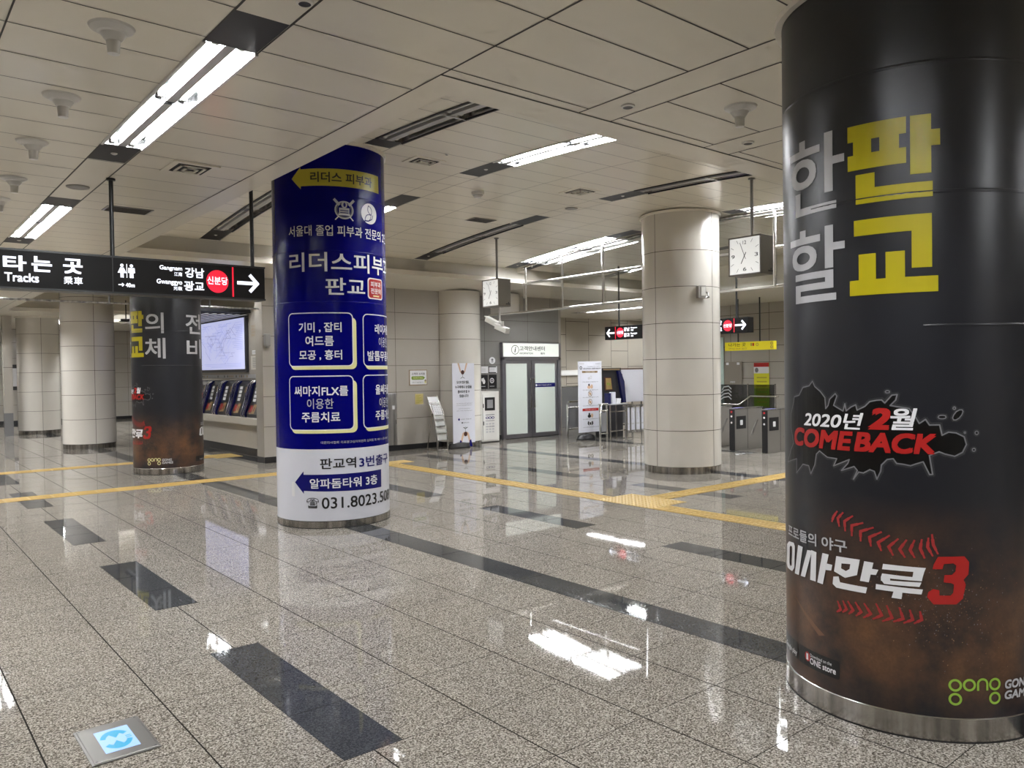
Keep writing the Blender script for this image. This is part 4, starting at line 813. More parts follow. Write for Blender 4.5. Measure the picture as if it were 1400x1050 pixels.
def camera_pair():
    xp, y, z = 7.33, 4.56, 2.28
    root = T('security_camera', 'pair of white bullet cameras hanging under a square clock', 'camera', (xp, y, z))
    mb = MB(); mb.tube([(xp, y, z), (xp, y, z-.05)], .022, 'white_plastic', 12); mb.tube([(xp, y-.06, z-.02), (xp, y-.06, z-.15)], .028, 'white_plastic', 12); mb.tube([(xp, y+.02, z-.03), (xp, y-.06, z-.05)], .014, 'white_plastic', 10); mb.build('bracket', root)
    for a, b in (((xp-.03, y+.29, z+.03), (xp+.03, y+.02, z-.10)), ((xp-.02, y+.06, z-.10), (xp+.02, y-.2, z-.2))):
        d = (Vector(b)-Vector(a)).normalized(); n = d.cross(Vector((1, 0, 0))).normalized(); e = Vector((1, 0, 0))
        mb = MB(); A = Vector(a)
        base = [A+e*sx*.042+n*sz*.036 for sx, sz in ((-1, -1), (1, -1), (1, 1), (-1, 1))]
        mb.prism(base, d*.25, 'white_plastic'); o = mb.build('camera_body', root, .01)
        mb = MB(); hb = [A-d*.03+e*sx*.048+n*sz for sx, sz in ((-1, .038), (1, .038), (1, .048), (-1, .048))]; mb.prism(hb, d*.27, 'white_plastic'); mb.build('sun_hood', o)
        mb = MB(); mb.disc(A-d*.002, .03, 'dark_plastic', 16, -d); mb.build('lens', o)
camera_pair()

# ------------------------------------------------------------------ glazed frames hung from the ceiling
def frame_x(x, posts, ya, yb, label, zb=2.585, zm=3.115):
    root = T('glazed_transom', label, 'glazed frame', (x, (ya+yb)/2, zb), 'steel frames over the fare line')
    for z, r in ((zb, .022), (zm, .024)):
        mb = MB(); mb.tube([(x, ya, z), (x, yb, z)], r, 'chrome', 12); mb.build('rail', root)
    for y in posts:
        mb = MB(); mb.tube([(x, y, zb-.01), (x, y, vault(y)-.02)], .026, 'chrome', 12); mb.build('post', root)
    n = 10; ys = [ya+(yb-ya)*i/n for i in range(n+1)]
    mb = MB(); mb.tube([(x, y, vault(y)-.03) for y in ys], .02, 'steel', 8); mb.build('top_rail', root)
    if yb > 6:
        mb = MB(); mb.tube([(x, yb, zb), (x, 7.2, zb)], .022, 'chrome', 12); mb.build('rail', root)
        mb = MB()
        for sx in (-.006, .006): mb.quad((x+sx, yb, zb), (x+sx, 7.15, zb), (x+sx, 7.15, 3.03), (x+sx, yb, 3.03), 'glass')
        mb.build('glass_pane', root)
    P = sorted([ya]+list(posts)+[yb])
    for a, b in zip(P, P[1:]):
        if b-a < .1: continue
        mb = MB(); t = .006; k = 5; q = [a+(b-a)*i/k for i in range(k+1)]
        for sx in (-t, t):
            for u, v in zip(q, q[1:]): mb.quad((x+sx, u, zb), (x+sx, v, zb), (x+sx, v, vault(v)-.03), (x+sx, u, vault(u)-.03), 'glass')
        mb.build('glass_pane', root)
frame_x(9.18, (6.06, 5.06, 4.05, 3.04), 2.35, 6.15, 'steel and glass frame between the white column and the wall column')
frame_x(9.18, (1.78, .8, -.2, -1.2), -1.9, 1.8, 'steel and glass frame between white column and big black column, behind the clock')
root = T('steel_transom', 'slim steel frame hung across behind the long black sign', 'glazed frame', (2, 7.48, 2.55), 'steel frames over the fare line')
for xa, xb in ((-8.6, 2.58), (3.6, 4.69)):
    for z in (2.555, 3.0):
        mb = MB(); mb.tube([(xa, 7.48, z), (xb, 7.48, z)], .016, 'steel_dark', 10); mb.build('rail', root)
for x in (-6.5, -5, -3.5, -2, -.6, .85, 2.3, 3.75, 4.69):
    mb = MB(); mb.tube([(x, 7.48, 2.54), (x, 7.48, ZL)], .017, 'steel_dark', 10); mb.build('post', root)

# ------------------------------------------------------------------ small ceiling fittings
DET = [(.40, -1.29), (.39, -.17), (.40, .91), (.44, 2.1), (.44, 3.0), (.44, 3.9)]
def detector(x, y, label, group):
    root = T('ceiling_detector', label, 'ceiling detector', (x, y, ZL), group)
    mb = MB(); mb.lathe([(0, ZL-.028), (.062, ZL-.026), (.092, ZL-.010), (.098, ZL)], (x, y), 'white_plastic', 28); mb.build('base_plate', root)
    mb = MB(); mb.lathe([(.056, ZL-.025), (.036, ZL-.055), (.03, ZL-.058), (.026, ZL-.115), (0, ZL-.115)], (x+.008, y+.012), 'white_plastic', 20, soft=False); mb.build('cone', root)
    return root
dn = ['largest', 'second', 'third', 'fourth', 'fifth', 'sixth']
d0 = detector(*DET[0], 'white cone-shaped ceiling detector, largest of the row by the trough lights', 'cone detectors')
for k in range(1, 6): dup(d0, (*DET[k], ZL), 'white cone-shaped ceiling detector, %s in size of the row by the trough lights' % dn[k])
dup(d0, (3.64, -2.4, ZL), 'white cone-shaped ceiling detector next to the top of the big black column')
def grille(x0, x1, y0, y1, zf, label, open_=True):
    zc = zf((y0+y1)/2)-.002; root = T('air_vent', label, 'air vent', ((x0+x1)/2, (y0+y1)/2, zc), 'ceiling air vents')
    mb = MB(); mb.box(x0, x1, y0, y1, zc-.006, zc+.001, 'ceiling_metal' if open_ else 'grey_plastic'); mb.build('frame', root)
    if open_:
        mb = MB(); e = .05; mb.box(x0+e, x1-e, y0+e, y1-e, zc-.0075, zc-.006, 'painted_void'); mb.build('opening', root)  # black plate in place of the dark hollow behind the louvres
        for i in range(3):
            k = .075+.045*i; mb = MB()
            a, b, c, d = x0+k, x1-k, y0+k, y1-k
            if b-a < .03 or d-c < .03: break
            for (p, q, r, s_) in ((a, b, c, c+.016), (a, b, d-.016, d), (a, a+.016, c, d), (b-.016, b, c, d)): mb.box(p, q, r, s_, zc-.014-.004*i, zc-.0075, 'ceiling_metal')
            mb.build('louvre', root)
    else:
        mb = MB()
        for i in range(9): y = y0+.02+(y1-y0-.04)*i/8; mb.box(x0+.02, x1-.02, y-.004, y+.004, zc-.009, zc-.006, 'ceiling_seam')
        mb.build('louvre', root)
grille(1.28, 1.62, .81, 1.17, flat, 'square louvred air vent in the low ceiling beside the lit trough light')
grille(1.26, 1.66, 2.74, 3.0, flat, 'flat grey air vent in the low ceiling beside the first sign pole', False)
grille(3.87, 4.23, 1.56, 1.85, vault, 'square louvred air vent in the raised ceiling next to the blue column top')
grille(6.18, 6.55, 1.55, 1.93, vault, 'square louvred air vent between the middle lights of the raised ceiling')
grille(6.15, 6.54, 3.62, 3.86, vault, 'flat grey air vent near the pole of the clock with the cameras', False)
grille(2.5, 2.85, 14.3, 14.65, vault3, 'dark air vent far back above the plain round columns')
def spot(x, y, zf, r, label, m):
    z = zf(y); root = T('ceiling_speaker', label, 'ceiling speaker', (x, y, z), 'round ceiling speakers')
    mb = MB(); mb.lathe([(r*.75, z-.012), (r, z-.008), (r*1.05, z)], (x, y), 'white_plastic' if m else 'grey_plastic', 28); mb.build('rim', root)
    mb = MB(); mb.lathe([(0, z-.010), (r*.76, z-.011)], (x, y), 'grey_plastic' if not m else 'dark_plastic', 28); mb.build('grille', root)
spot(.9, 2.13, flat, .085, 'round grey ceiling speaker between the two lit trough lights by the detectors', 0)
spot(6.97, 2.52, vault, .085, 'round grey ceiling speaker between the long unlit trough lights', 0)
spot(3.07, -2.0, flat, .04, 'small round sensor in the ceiling strip by the corner of the raised ceiling', 1)
spot(4.32, -2.0, flat, .04, 'small round sensor in the ceiling close to the big black column', 1)
spot(.98, -2.05, flat, .035, 'small round sensor at the top edge above the near trough light', 1)
spot(4.08, 1.33, vault, .018, 'tiny dark ceiling sensor above the louvred vent by the blue column', 1)
z = vault(2.49); root = T('smoke_detector', 'white dome smoke detector on the raised ceiling between lit and unlit lights', 'smoke detector', (5.35, 2.49, z))
mb = MB(); mb.lathe([(0, z-.075), (.035, z-.072), (.06, z-.05)], (5.35, 2.49), 'white_plastic', 24); mb.build('dome', root)
mb = MB(); mb.lathe([(.06, z-.042), (.075, z-.035), (.08, z)], (5.35, 2.49), 'white_plastic', 24); mb.build('base', root)

# ------------------------------------------------------------------ floor light
root = T('floor_light', 'square steel floor light glowing blue with two curved arrows', 'floor light', (.255, -1.735, 0))
mb = MB(); a = (.132, .378, -1.918, -1.556); h = .007
mb.box(a[0]+.008, a[1]-.008, a[2]+.008, a[3]-.008, 0, h, 'lamp_frame'); mb.prism([(a[0], a[2], 0), (a[1], a[2], 0), (a[1], a[3], 0), (a[0], a[3], 0)], (0, 0, .004), 'lamp_frame'); fr = mb.build('frame', root, .003)
mb = MB()
for x in (.15, .36):
    for y in (-1.9, -1.574): mb.lathe([(0, h+.001), (.005, h+.0008)], (x, y), 'dark_plastic', 10)
mb.build('screw', fr)
mb = MB(); mb.box(.192, .318, -1.852, -1.628, h-.002, h+.0005, 'lamp_blue'); mb.build('lit_panel', root)
mb = MB(); s = on_z(mb, h)
cx, cy = .253, -1.742
def arc(r0, r1, t0, t1): return [(cx+r0*math.cos(math.radians(t))*.62, cy+r0*math.sin(math.radians(t))) for t in range(t0, t1+1, 12)] + [(cx+r1*math.cos(math.radians(t))*.62, cy+r1*math.sin(math.radians(t))) for t in range(t1, t0-1, -12)]
s.poly(arc(.092, .06, 30, 162), 'lamp_cyan', .001); s.poly(arc(.092, .06, 210, 342), 'lamp_cyan', .001)
s.poly([(cx-.02, cy+.062), (cx+.028, cy+.062), (cx+.002, cy+.012)], 'lamp_cyan', .0011); s.poly([(cx-.028, cy-.062), (cx+.02, cy-.062), (cx-.002, cy-.012)], 'lamp_cyan', .0011)
s.rect(cx+.035, cx+.055, cy-.012, cy-.004, 'lamp_cyan', .001); s.rect(cx+.035, cx+.055, cy+.004, cy+.012, 'lamp_cyan', .001)
mb.build('arrow_symbol', root)

# ------------------------------------------------------------------ ticket machine wall
X = 4.976
root = T('line_map', 'glowing wall-mounted subway line map with dark frame above the ticket machines', 'map', (X, 10.3, 1.54))
mb = MB(); mb.box(X-.05, X, 9.06, 11.72, 1.52, 2.555, 'map_frame'); mb.build('frame', root, .004)
mb = MB(); mb.box(X-.054, X-.05, 9.13, 11.66, 1.575, 2.53, 'lightbox_map'); mb.build('lit_panel', root)
mb = MB(); s = on_x(mb, X-.054); R_ = random.Random(5)
for k in range(46):
    y, z = R_.uniform(9.5, 11.5), R_.uniform(1.72, 2.42); pts = [(y, z)]; d = R_.choice((0, 45, 90, 135))
    for j in range(R_.randint(2, 5)):
        L = R_.uniform(.08, .4); y = min(11.55, max(9.25, y+L*math.cos(math.radians(d))*R_.choice((1, -1)))); z = min(2.46, max(1.68, z+L*.6*math.sin(math.radians(d)))); pts.append((y, z)); d += R_.choice((-45, 45, 90))
    s.line(pts, R_.choice((.006, .009)), 1, R_.choice(('map_line', 'map_line_pale', 'map_line_pale')), .0015+.0002*(k % 5))
for k in range(14): z = 1.95+.035*k; s.rect(9.2, 9.2+R_.uniform(.3, .55), z, z+.008, 'map_line_pale', .003)
for k in range(3): z = 1.62+.03*k; s.rect(9.3, 9.3+R_.uniform(1.4, 2.1), z, z+.007, 'map_line_pale', .003)
mb.build('map_lines', root)
root = T('wall_notice', 'black lettered notice on the wall between the glowing map and the pier', 'notice', (X, 8.6, 1.9))
mb = MB(); s = on_x(mb, X)
for i, t in enumerate(('수도권', '교통카드', '승차권', '발매기')): s.text(t, (8.9, 8.72, 2.33-.055*i, 2.375-.055*i), 'ink_brown', .02); s.text(t[::-1], (8.66, 8.46, 2.35-.055*i, 2.395-.055*i), 'ink_brown', .02)
mb.build('lettering', root)
root = T('wall_notice', 'small white instruction sheets below the lettering beside the glowing map', 'notice', (X, 8.8, 1.7))
mb = MB(); mb.box(X-.004, X, 8.64, 8.95, 1.56, 1.81, 'cream_panel'); mb.build('sheet', root)
mb = MB(); mb.box(X-.004, X, 8.67, 8.88, 1.84, 1.91, 'paper'); mb.build('sheet', root)
mb = MB(); s = on_x(mb, X-.004)
for k in range(6): s.rect(8.69, 8.86, 1.60+.032*k, 1.613+.032*k, 'ink_grey_dark')
for k in range(2): s.rect(8.7, 8.86, 1.855+.025*k, 1.867+.025*k, 'ink_grey_dark')
mb.build('lettering', root)
root = T('machine_fascia', 'long grey fascia strip with buttons running above the ticket machines', 'fascia', (X, 10, 1.4))
mb = MB(); mb.box(X-.08, X, 7.66, 13.2, 1.405, 1.475, 'machine_grey'); mb.build('casing', root)
mb = MB(); mb.box(X-.09, X, 7.66, 13.2, 1.365, 1.4, 'chrome'); mb.build('light_strip', root)
mb = MB(); s = on_x(mb, X-.08)
for k in range(60): y = 7.75+.09*k; s.rect(y, y+.05, 1.42, 1.46, R_.choice(('machine_dark', 'machine_grey', 'ink_brown', 'machine_grey')))
mb.build('buttons', root)
root = T('ticket_counter', 'cream counter front and ledge carrying the row of ticket machines', 'counter', (X, 10, 0))
mb = MB(); mb.box(4.62, X-.006, 7.7, 13.2, .58, .72, 'counter'); mb.build('ledge', root, .02)
mb = MB(); mb.box(4.86, X-.006, 7.7, 13.2, .14, .58, 'counter'); mb.build('front_panel', root)
mb = MB(); mb.box(4.88, X-.006, 7.7, 13.2, 0, .14, 'base_black'); mb.build('plinth', root)
def machine(yc, label, first):
    root = T('ticket_machine', label, 'ticket machine', (4.8, yc, .72), 'ticket machines in a row'); a, b = yc-.36, yc+.36
    prof = [(X-.005, .722), (4.64, .722), (4.635, .78), (4.72, .98), (4.80, 1.28), (4.86, 1.35), (X-.005, 1.35)]
    mb = MB(); mb.prism([(x, a+.10, z) for x, z in prof], (0, .56, 0), 'machine_dark'); mb.build('console', root)
    for y in (a, b-.08):
        pr = [(X-.004, .721), (4.62, .721), (4.60, .77), (4.66, .98), (4.75, 1.3), (4.83, 1.358), (X-.004, 1.358)]
        mb = MB(); mb.prism([(x, y, z) for x, z in pr], (0, .1 if y == a else .08, 0), 'navy'); mb.build('side_cheek', root, .008)
        mb = MB(); mb.tube([(x-.006, y+.05, z) for x, z in pr[1:6]], .008, 'chrome', 6); mb.build('edge_trim', root)
    def fp(u, v, l): # u is y, v along the slope 0..1
        x0, z0, x1, z1 = 4.72, .98, 4.80, 1.28
        if v < 0: x0, z0, x1, z1, v = 4.635, .78, 4.72, .98, v+1
        return (x0+(x1-x0)*v-l, u, z0+(z1-z0)*v+l*.25)
    def part(nm, rs):
        mb = MB(); s = Surf(mb, fp)
        for u0, u1, v0, v1, m in rs: s.rect(yc+u0, yc+u1, v0, v1, m, .006)
        mb.build(nm, root)
    part('screen', [(-.2, -.02, .1, .95, 'machine_dark'), (-.19, -.06, .55, .9, 'ink_brown')])
    part('keypad', [(.06, .19, .05+.23*k, .05+.23*k+.17, 'paper') for k in range(4)])
    part('coin_slot', [(.08, .22, -.85, -.25, 'machine_red'), (.10, .14, -.7, -.4, 'led_red')])
    part('note_slot', [(-.06, .07, -.95, -.15, 'machine_gold'), (-.02, .03, -.75, -.4, 'machine_red')])
    part('ticket_tray', [(.08, .16, -1.0, -.88, 'machine_gold')])
    return root
m0 = machine(8.06, 'navy and black ticket machine standing right beside the cream pier', 1)
for k, n in ((1, 'second'), (2, 'third'), (3, 'fourth, partly behind the black column,'), (4, 'fifth')): 
    r = dup(m0, (4.8, 8.06+.74*k, .72), 'navy and black ticket machine, %s from the pier' % n)
root = T('slatted_canopy', 'white slatted canopy over the ticket machines', 'canopy', (4.3, 10, 2.56))
for k in range(10):
    x = 3.6+.138*k; mb = MB(); mb.box(x, x+.066, 8.9, 12.5, 2.56, 2.565, 'slat'); mb.build('slat', root)
mb = MB()
for y in (8.95, 10.0, 11.2, 12.4): mb.box(3.6, 4.98, y, y+.06, 2.60, 2.66, 'base_black'); mb.tube([(3.7, y+.03, 2.66), (3.7, y+.03, ZL)], .012, 'pole_black', 6)
mb.box(3.58, 4.97, 8.9, 12.5, 2.605, 2.615, 'painted_void'); mb.build('carrier', root)  # black sheet added above the slats so their gaps look dark
root = T('call_box', 'grey emergency call box on the edge of the cream pier', 'call box', (4.6, 7.34, 2.0))
mb = MB(); mb.box(4.565, 4.665, 7.26, 7.349, 1.93, 2.14, 'grey_plastic'); mb.build('casing', root, .02)
mb = MB(); mb.lathe([(0, 1.90), (.03, 1.905), (.035, 1.93)], (4.615, 7.3), 'grey_plastic', 14); mb.build('horn', root)
# alarm box on the white column
a = math.radians(-114); c, R = (8.608, 1.971), .55; n = Vector((math.cos(a), math.sin(a), 0)); t = Vector((-n.y, n.x, 0)); P = Vector((c[0], c[1], 0))+n*R
root = T('alarm_box', 'small grey alarm box on the front of the white column', 'alarm box', (P.x, P.y, 2.5))
mb = MB(); mb.prism([P+t*u-n*.001+Vector((0, 0, z)) for u, z in ((-.055, 2.43), (.055, 2.43), (.055, 2.60), (-.055, 2.60))], n*.075, 'grey_plastic'); cs = mb.build('casing', root, .015)
mb = MB(); mb.prism([P+t*u+n*.07+Vector((0, 0, z)) for u, z in ((-.02, 2.46), (.045, 2.46), (.045, 2.58), (-.02, 2.58))], n*.012, 'white_plastic'); mb.build('cover', root, .004)
mb = MB(); q = P+t*.09; mb.tube([q-n*.03+Vector((0, 0, 2.52)), q+n*.05+Vector((0, 0, 2.50)), q+n*.05+t*.02+Vector((0, 0, 2.44)), P+t*.03+n*.05+Vector((0, 0, 2.43))], .014, 'steel', 8); mb.build('conduit', root)

# ------------------------------------------------------------------ information wall
def panel_y(name, label, cat, y, x0, x1, z0, z1, m, draw, fm=None, group=None, th=.008):
    root = T(name, label, cat, ((x0+x1)/2, y, z0), group)
    mb = MB(); mb.box(x0, x1, y-th, y, z0, z1, fm or m); mb.build('frame' if fm else 'sheet', root)
    if fm: mb = MB(); e = .014; mb.box(x0+e, x1-e, y-th-.001, y-th+.002, z0+e, z1-e, m); mb.build('sheet', root)
    if draw: mb = MB(); draw(on_y(mb, y-th-.001)); mb.build('print', root)
def d1(s):
    s.text('고객의 소리함', (7.54, 7.84, 1.415, 1.46), 'ink_black', .012); s.poly([(7.53, 1.36), (7.55, 1.392), (7.80, 1.392), (7.845, 1.365), (7.80, 1.325), (7.55, 1.325)], 'green_ink'); s.text('제안해 주세요', (7.57, 7.79, 1.34, 1.378), 'ink_pale_yellow', lift=.004)
    s.text('언제나 귀 기울이겠습니다', (7.55, 7.80, 1.263, 1.285), 'ink_black'); s.ell(7.85, 1.30, .02, .03, 'ink_brown'); s.ell(7.85, 1.275, .022, .025, 'ink_pale_yellow')
panel_y('wall_notice', 'framed notice with a green speech strip on the cream wall', 'notice', 7.547, 7.49, 7.895, 1.219, 1.515, 'paper', d1, 'ink_brown')
def d2(s):
    for k in range(7): s.rect(7.635, 7.635+.14*(.5+.5*((k*7) % 5)/4), .875+.024*k, .884+.024*k, 'ink_gold')
panel_y('paper_sheet', 'yellow paper sheet taped on the cream wall below the framed notice', 'paper', 7.547, 7.617, 7.80, .854, 1.054, 'paper_yellow', d2, th=.003)
root = T('wall_hatch', 'tall grey steel hatch with a white sticker, next to the yellow paper sheet', 'hatch', (7.0, 7.54, .1))
mb = MB(); mb.box(6.8, 7.195, 7.53, 7.548, .105, 1.08, 'steel_dark'); mb.build('door', root, .004)
mb = MB(); mb.box(7.10, 7.15, 7.527, 7.53, .78, .85, 'paper'); mb.build('sticker', root)
mb = MB(); mb.box(7.17, 7.18, 7.515, 7.53, .5, .58, 'chrome'); mb.build('handle', root)

# leaflet stand leaning back
root = T('leaflet_stand', 'leaning silver leaflet stand with empty clear pockets', 'leaflet stand', (7.77, 7.0, 0))
cu = [(6.86, 0), (6.87, .2), (6.92, .45), (7.0, .7), (7.13, .9), (7.2, 1.0)]
for x in (7.65, 7.885):
    mb = MB(); mb.tube([(x, y, z+.008) for y, z in cu], .011, 'steel', 8); mb.build('side_rail', root)
    mb = MB(); mb.tube([(x, 6.87, .012), (x, 7.22, .012)], .01, 'steel', 8); mb.tube([(x, 7.2, .012), (x, 7.02, .7)], .009, 'steel', 8); mb.build('foot', root)
mb = MB(); mb.tube([(7.65, 6.865, .012), (7.885, 6.865, .012)], .01, 'steel', 8); mb.build('crossbar', root)
def cy(z):
    for (a, b), (c_, d) in zip(cu, cu[1:]):
        if b <= z <= d: return a+(c_-a)*(z-b)/(d-b)
for z in (.2, .33, .46, .58):
    mb = MB(); mb.add([(7.66, cy(z)-.045, z), (7.875, cy(z)-.045, z), (7.875, cy(z)-.035, z+.085), (7.66, cy(z)-.035, z+.085)], [(0, 1, 2, 3)], 'glass'); mb.add([(7.66, cy(z)-.045, z), (7.875, cy(z)-.045, z), (7.875, cy(z), z), (7.66, cy(z), z)], [(0, 1, 2, 3)], 'steel')
    mb.add([(7.66, cy(z)+.004, z), (7.875, cy(z)+.004, z), (7.875, cy(z+.11)+.004, z+.11), (7.66, cy(z+.11)+.004, z+.11)], [(0, 1, 2, 3)], 'white_plastic'); mb.build('pocket', root)
mb = MB(); mb.add([(7.66, cy(.9)-.012, .9), (7.875, cy(.9)-.012, .9), (7.875, cy(1.)-.012, 1.0), (7.66, cy(1.)-.012, 1.0)], [(0, 1, 2, 3)], 'paper'); mb.add([(7.66, cy(.86)-.012, .865), (7.875, cy(.86)-.012, .865), (7.875, cy(.895)-.012, .895), (7.66, cy(.895)-.012, .895)], [(0, 1, 2, 3)], 'steel_dark'); mb.build('header_card', root)
lf = Surf(MB(), lambda u, v, l: (u, cy(v)-.02-l, v)); lf.put([(7.675, .665), (7.86, .665), (7.86, .855), (7.675, .855)], [(0, 1, 2, 3)], 'paper', 0)
for k in range(4):
    for j in range(3): lf.rect(7.70+.05*j, 7.735+.05*j, .69+.033*k, .708+.033*k, 'ink_grey', .003)
lf.text('안내문', (7.71, 7.82, .826, .842), 'ink_black', lift=.003)
o = lf.mb.build('leaflet'); tag(o, 'white leaflet resting on the upper shelf of the silver leaflet stand', 'leaflet')

# banners
def banner(x0, x1, y, z0, z1, label, m, draw):
    root = T('display_banner', label, 'banner', ((x0+x1)/2, y, 0))
    mb = MB(); mb.box(x0, x1, y-.004, y+.004, z0, z1, m); pn = mb.build('panel', root)
    mb = MB(); draw(on_y(mb, y-.005)); mb.build('print', pn)
    cx = (x0+x1)/2-.08; mb = MB(); mb.lathe([(0, .12), (.13, .12), (.20, .10), (.25, .03), (.25, 0)], (0, 0), 'base_black', 20)
    mb.v = [(cx+px*1.05, y+.06+py*.5, pz) for px, py, pz in mb.v]; mb.build('water_base', root)
    mb = MB(); mb.tube([(cx, y+.06, .1), (cx, y+.03, z1-.02)], .009, 'pole_black', 8); mb.tube([(x0+.01, y+.008, z1-.015), (x1-.01, y+.008, z1-.015)], .007, 'pole_black', 8); mb.tube([(cx, y+.06, .12), (x0+.02, y+.008, z0+.02)], .006, 'pole_black', 8); mb.tube([(cx, y+.06, .12), (x1-.02, y+.008, z0+.02)], .006, 'pole_black', 8); mb.build('support_pole', root)
def hands(s, cx, z, d):
    for sx in (-1, 1):
        s.poly([(cx+sx*.035, z), (cx+sx*.075, z-.03*d), (cx+sx*.125, z-.2*d), (cx+sx*.085, z-.21*d), (cx+sx*.05, z-.09*d), (cx+sx*.02, z-.04*d)], 'skin_ink')
        if d > 0: s.poly([(cx+sx*.09, z-.17*d), (cx+sx*.132, z-.155*d), (cx+sx*.16, z-.29*d), (cx+sx*.1, z-.29*d)], 'ink_blue', .004)
    s.ell(cx, z-.045*d, .042, .045, 'soil_ink', .0045); s.line([(cx, z), (cx, z+.055*d)], .006, 1, 'leaf_ink'); s.poly([(cx, z+.05*d), (cx-.06, z+.085*d), (cx-.02, z+.085*d)], 'leaf_ink'); s.poly([(cx, z+.05*d), (cx+.06, z+.085*d), (cx+.02, z+.085*d)], 'leaf_ink')
def b1(s):
    for sx in (-1, 1): s.poly([(8.31+sx*.08, 1.63), (8.31+sx*.12, 1.63), (8.31+sx*.06, 1.46), (8.31+sx*.03, 1.44), (8.31+sx*.05, 1.52)], 'skin_ink')
    s.ell(8.31, 1.455, .04, .042, 'soil_ink', .004); s.line([(8.31, 1.42), (8.31, 1.36)], .006, 1, 'leaf_ink'); s.poly([(8.31, 1.37), (8.25, 1.335), (8.29, 1.345)], 'leaf_ink'); s.poly([(8.31, 1.37), (8.37, 1.335), (8.33, 1.345)], 'leaf_ink')
    for t, a, b, z in (('당신의 앱과 웹을,', 8.17, 8.46, 1.235), ('누구에게나 눈앞을', 8.13, 8.52, 1.145), ('틀어지게 할 수', 8.19, 8.47, 1.055), ('있습니다!', 8.23, 8.44, .975)): s.text(t, (a, b, z, z+.058), 'ink_black', .016)
    for k, z in enumerate((.85, .815, .75, .71)): s.text('눈앞이 보이지 않아도 새로운 세상을 만납니다', (8.15+.05*(k == 2), 8.53-.05*(k == 2), z, z+.018), 'ink_grey_dark')
    s.ell(8.21, .555, .022, .022, 'ink_blue'); s.text('보건복지부', (8.25, 8.35, .545, .565), 'ink_black'); s.text('한국장애인개발원', (8.37, 8.50, .545, .565), 'ink_black'); s.rect(8.27, 8.30, .475, .50, 'ink_black'); s.text('함께하는세상', (8.31, 8.45, .478, .498), 'ink_black')
    hands(s, 8.36, .315, 1)
    s.line([(8.36, .36), (8.36, .41)], .006, 1, 'leaf_ink')
banner(8.07, 8.59, 6.95, .10, 1.63, 'white standing banner with hands holding a seedling by the wall column', 'poster_white', b1)
def b2(s):
    x0 = 10.9; W_ = .68
    s.text('질병관리본부', (x0+.02, x0+.16, 1.585, 1.605), 'ink_brown'); s.text('보건복지부', (x0+.5, x0+.64, 1.585, 1.605), 'ink_grey_dark'); s.ell(x0+.07, 1.51, .035, .035, 'ink_black', hole=.6)
    s.text('코로나바이러스 감염증 예방수칙', (x0+.13, x0+.65, 1.475, 1.51), 'ink_black', .012); s.text('기침예절 및 손씻기', (x0+.25, x0+.62, 1.525, 1.545), 'ink_grey_dark')
    for a, b, c, d in ((x0+.05, x0+.055, .2, 1.42), (x0+.635, x0+.64, .2, 1.42), (x0+.05, x0+.64, .2, .205)): s.rect(a, b, c, d, 'ink_grey')
    s.rect(x0+.10, x0+.56, 1.405, 1.445, 'ink_brown'); s.rect(x0+.10, x0+.58, .605, .66, 'ink_red')
    s.text('감염병 예방', (x0+.2, x0+.47, 1.414, 1.436), 'ink_white', lift=.005); s.text('의심 증상 발생 시', (x0+.18, x0+.5, .62, .645), 'ink_white', lift=.005)
    for k, z in enumerate((1.29, 1.12, .965, .79, .51, .34)):
        cx = x0+.33
        if k in (2, 3): s.ell(cx, z, .062, .062, 'ink_brown', hole=.82); s.ell(cx, z, .035, .03, 'skin_ink'); s.line([(cx-.04, z+.04), (cx+.04, z-.04)], .012, 1, 'ink_brown', .005)
        elif k == 0: s.ell(cx-.03, z, .035, .028, 'ink_grey'); s.ell(cx+.03, z+.02, .03, .035, 'ink_grey', hole=.5)
        elif k == 5: s.ell(cx, z, .085, .04, 'ink_black'); s.ell(cx, z, .04, .045, 'ink_white', .004, hole=.7); s.ell(cx-.06, z+.02, .02, .03, 'ink_black'); s.ell(cx+.06, z+.02, .02, .03, 'ink_black')
        else: s.ell(cx-.03, z+.03, .024, .026, 'ink_black'); s.ell(cx-.03, z-.015, .05, .035, 'skin_ink' if k == 1 else 'ink_black'); s.ell(cx+.05, z-.005, .035, .045, 'skin_ink')
        s.text('흐르는 물에 비누로 꼼꼼하게 손씻기', (x0+.11, x0+.58, z-.085, z-.065), 'ink_black')
banner(10.89, 11.59, 6.43, .16, 1.645, 'white health-notice banner with icons beside the help desk', 'poster_white', b2)

# fire cabinet and posters left of the office door
root = T('fire_cabinet', 'tall white fire extinguisher cabinet between the hands banner and the steel door', 'cabinet', (9.43, 7.7, 0))
mb = MB(); mb.box(9.2, 9.66, 7.53, 7.845, .02, 1.055, 'white_plastic'); mb.build('body', root, .006)
mb = MB(); mb.box(9.22, 9.64, 7.54, 7.84, 0, .02, 'base_black'); mb.build('plinth', root)
mb = MB(); mb.box(9.225, 9.59, 7.515, 7.53, .05, 1.0, 'white_plastic'); dr = mb.build('door', root, .004)
mb = MB(); mb.box(9.275, 9.535, 7.508, 7.516, .66, .93, 'base_black'); mb.box(9.33, 9.48, 7.505, 7.51, .71, .88, 'machine_grey'); mb.build('window', dr)
mb = MB(); mb.box(9.228, 9.24, 7.5, 7.515, .72, .80, 'base_black'); mb.box(9.228, 9.24, 7.5, 7.515, .36, .44, 'base_black'); mb.build('latch', dr)
mb = MB(); s = on_y(mb, 7.514)
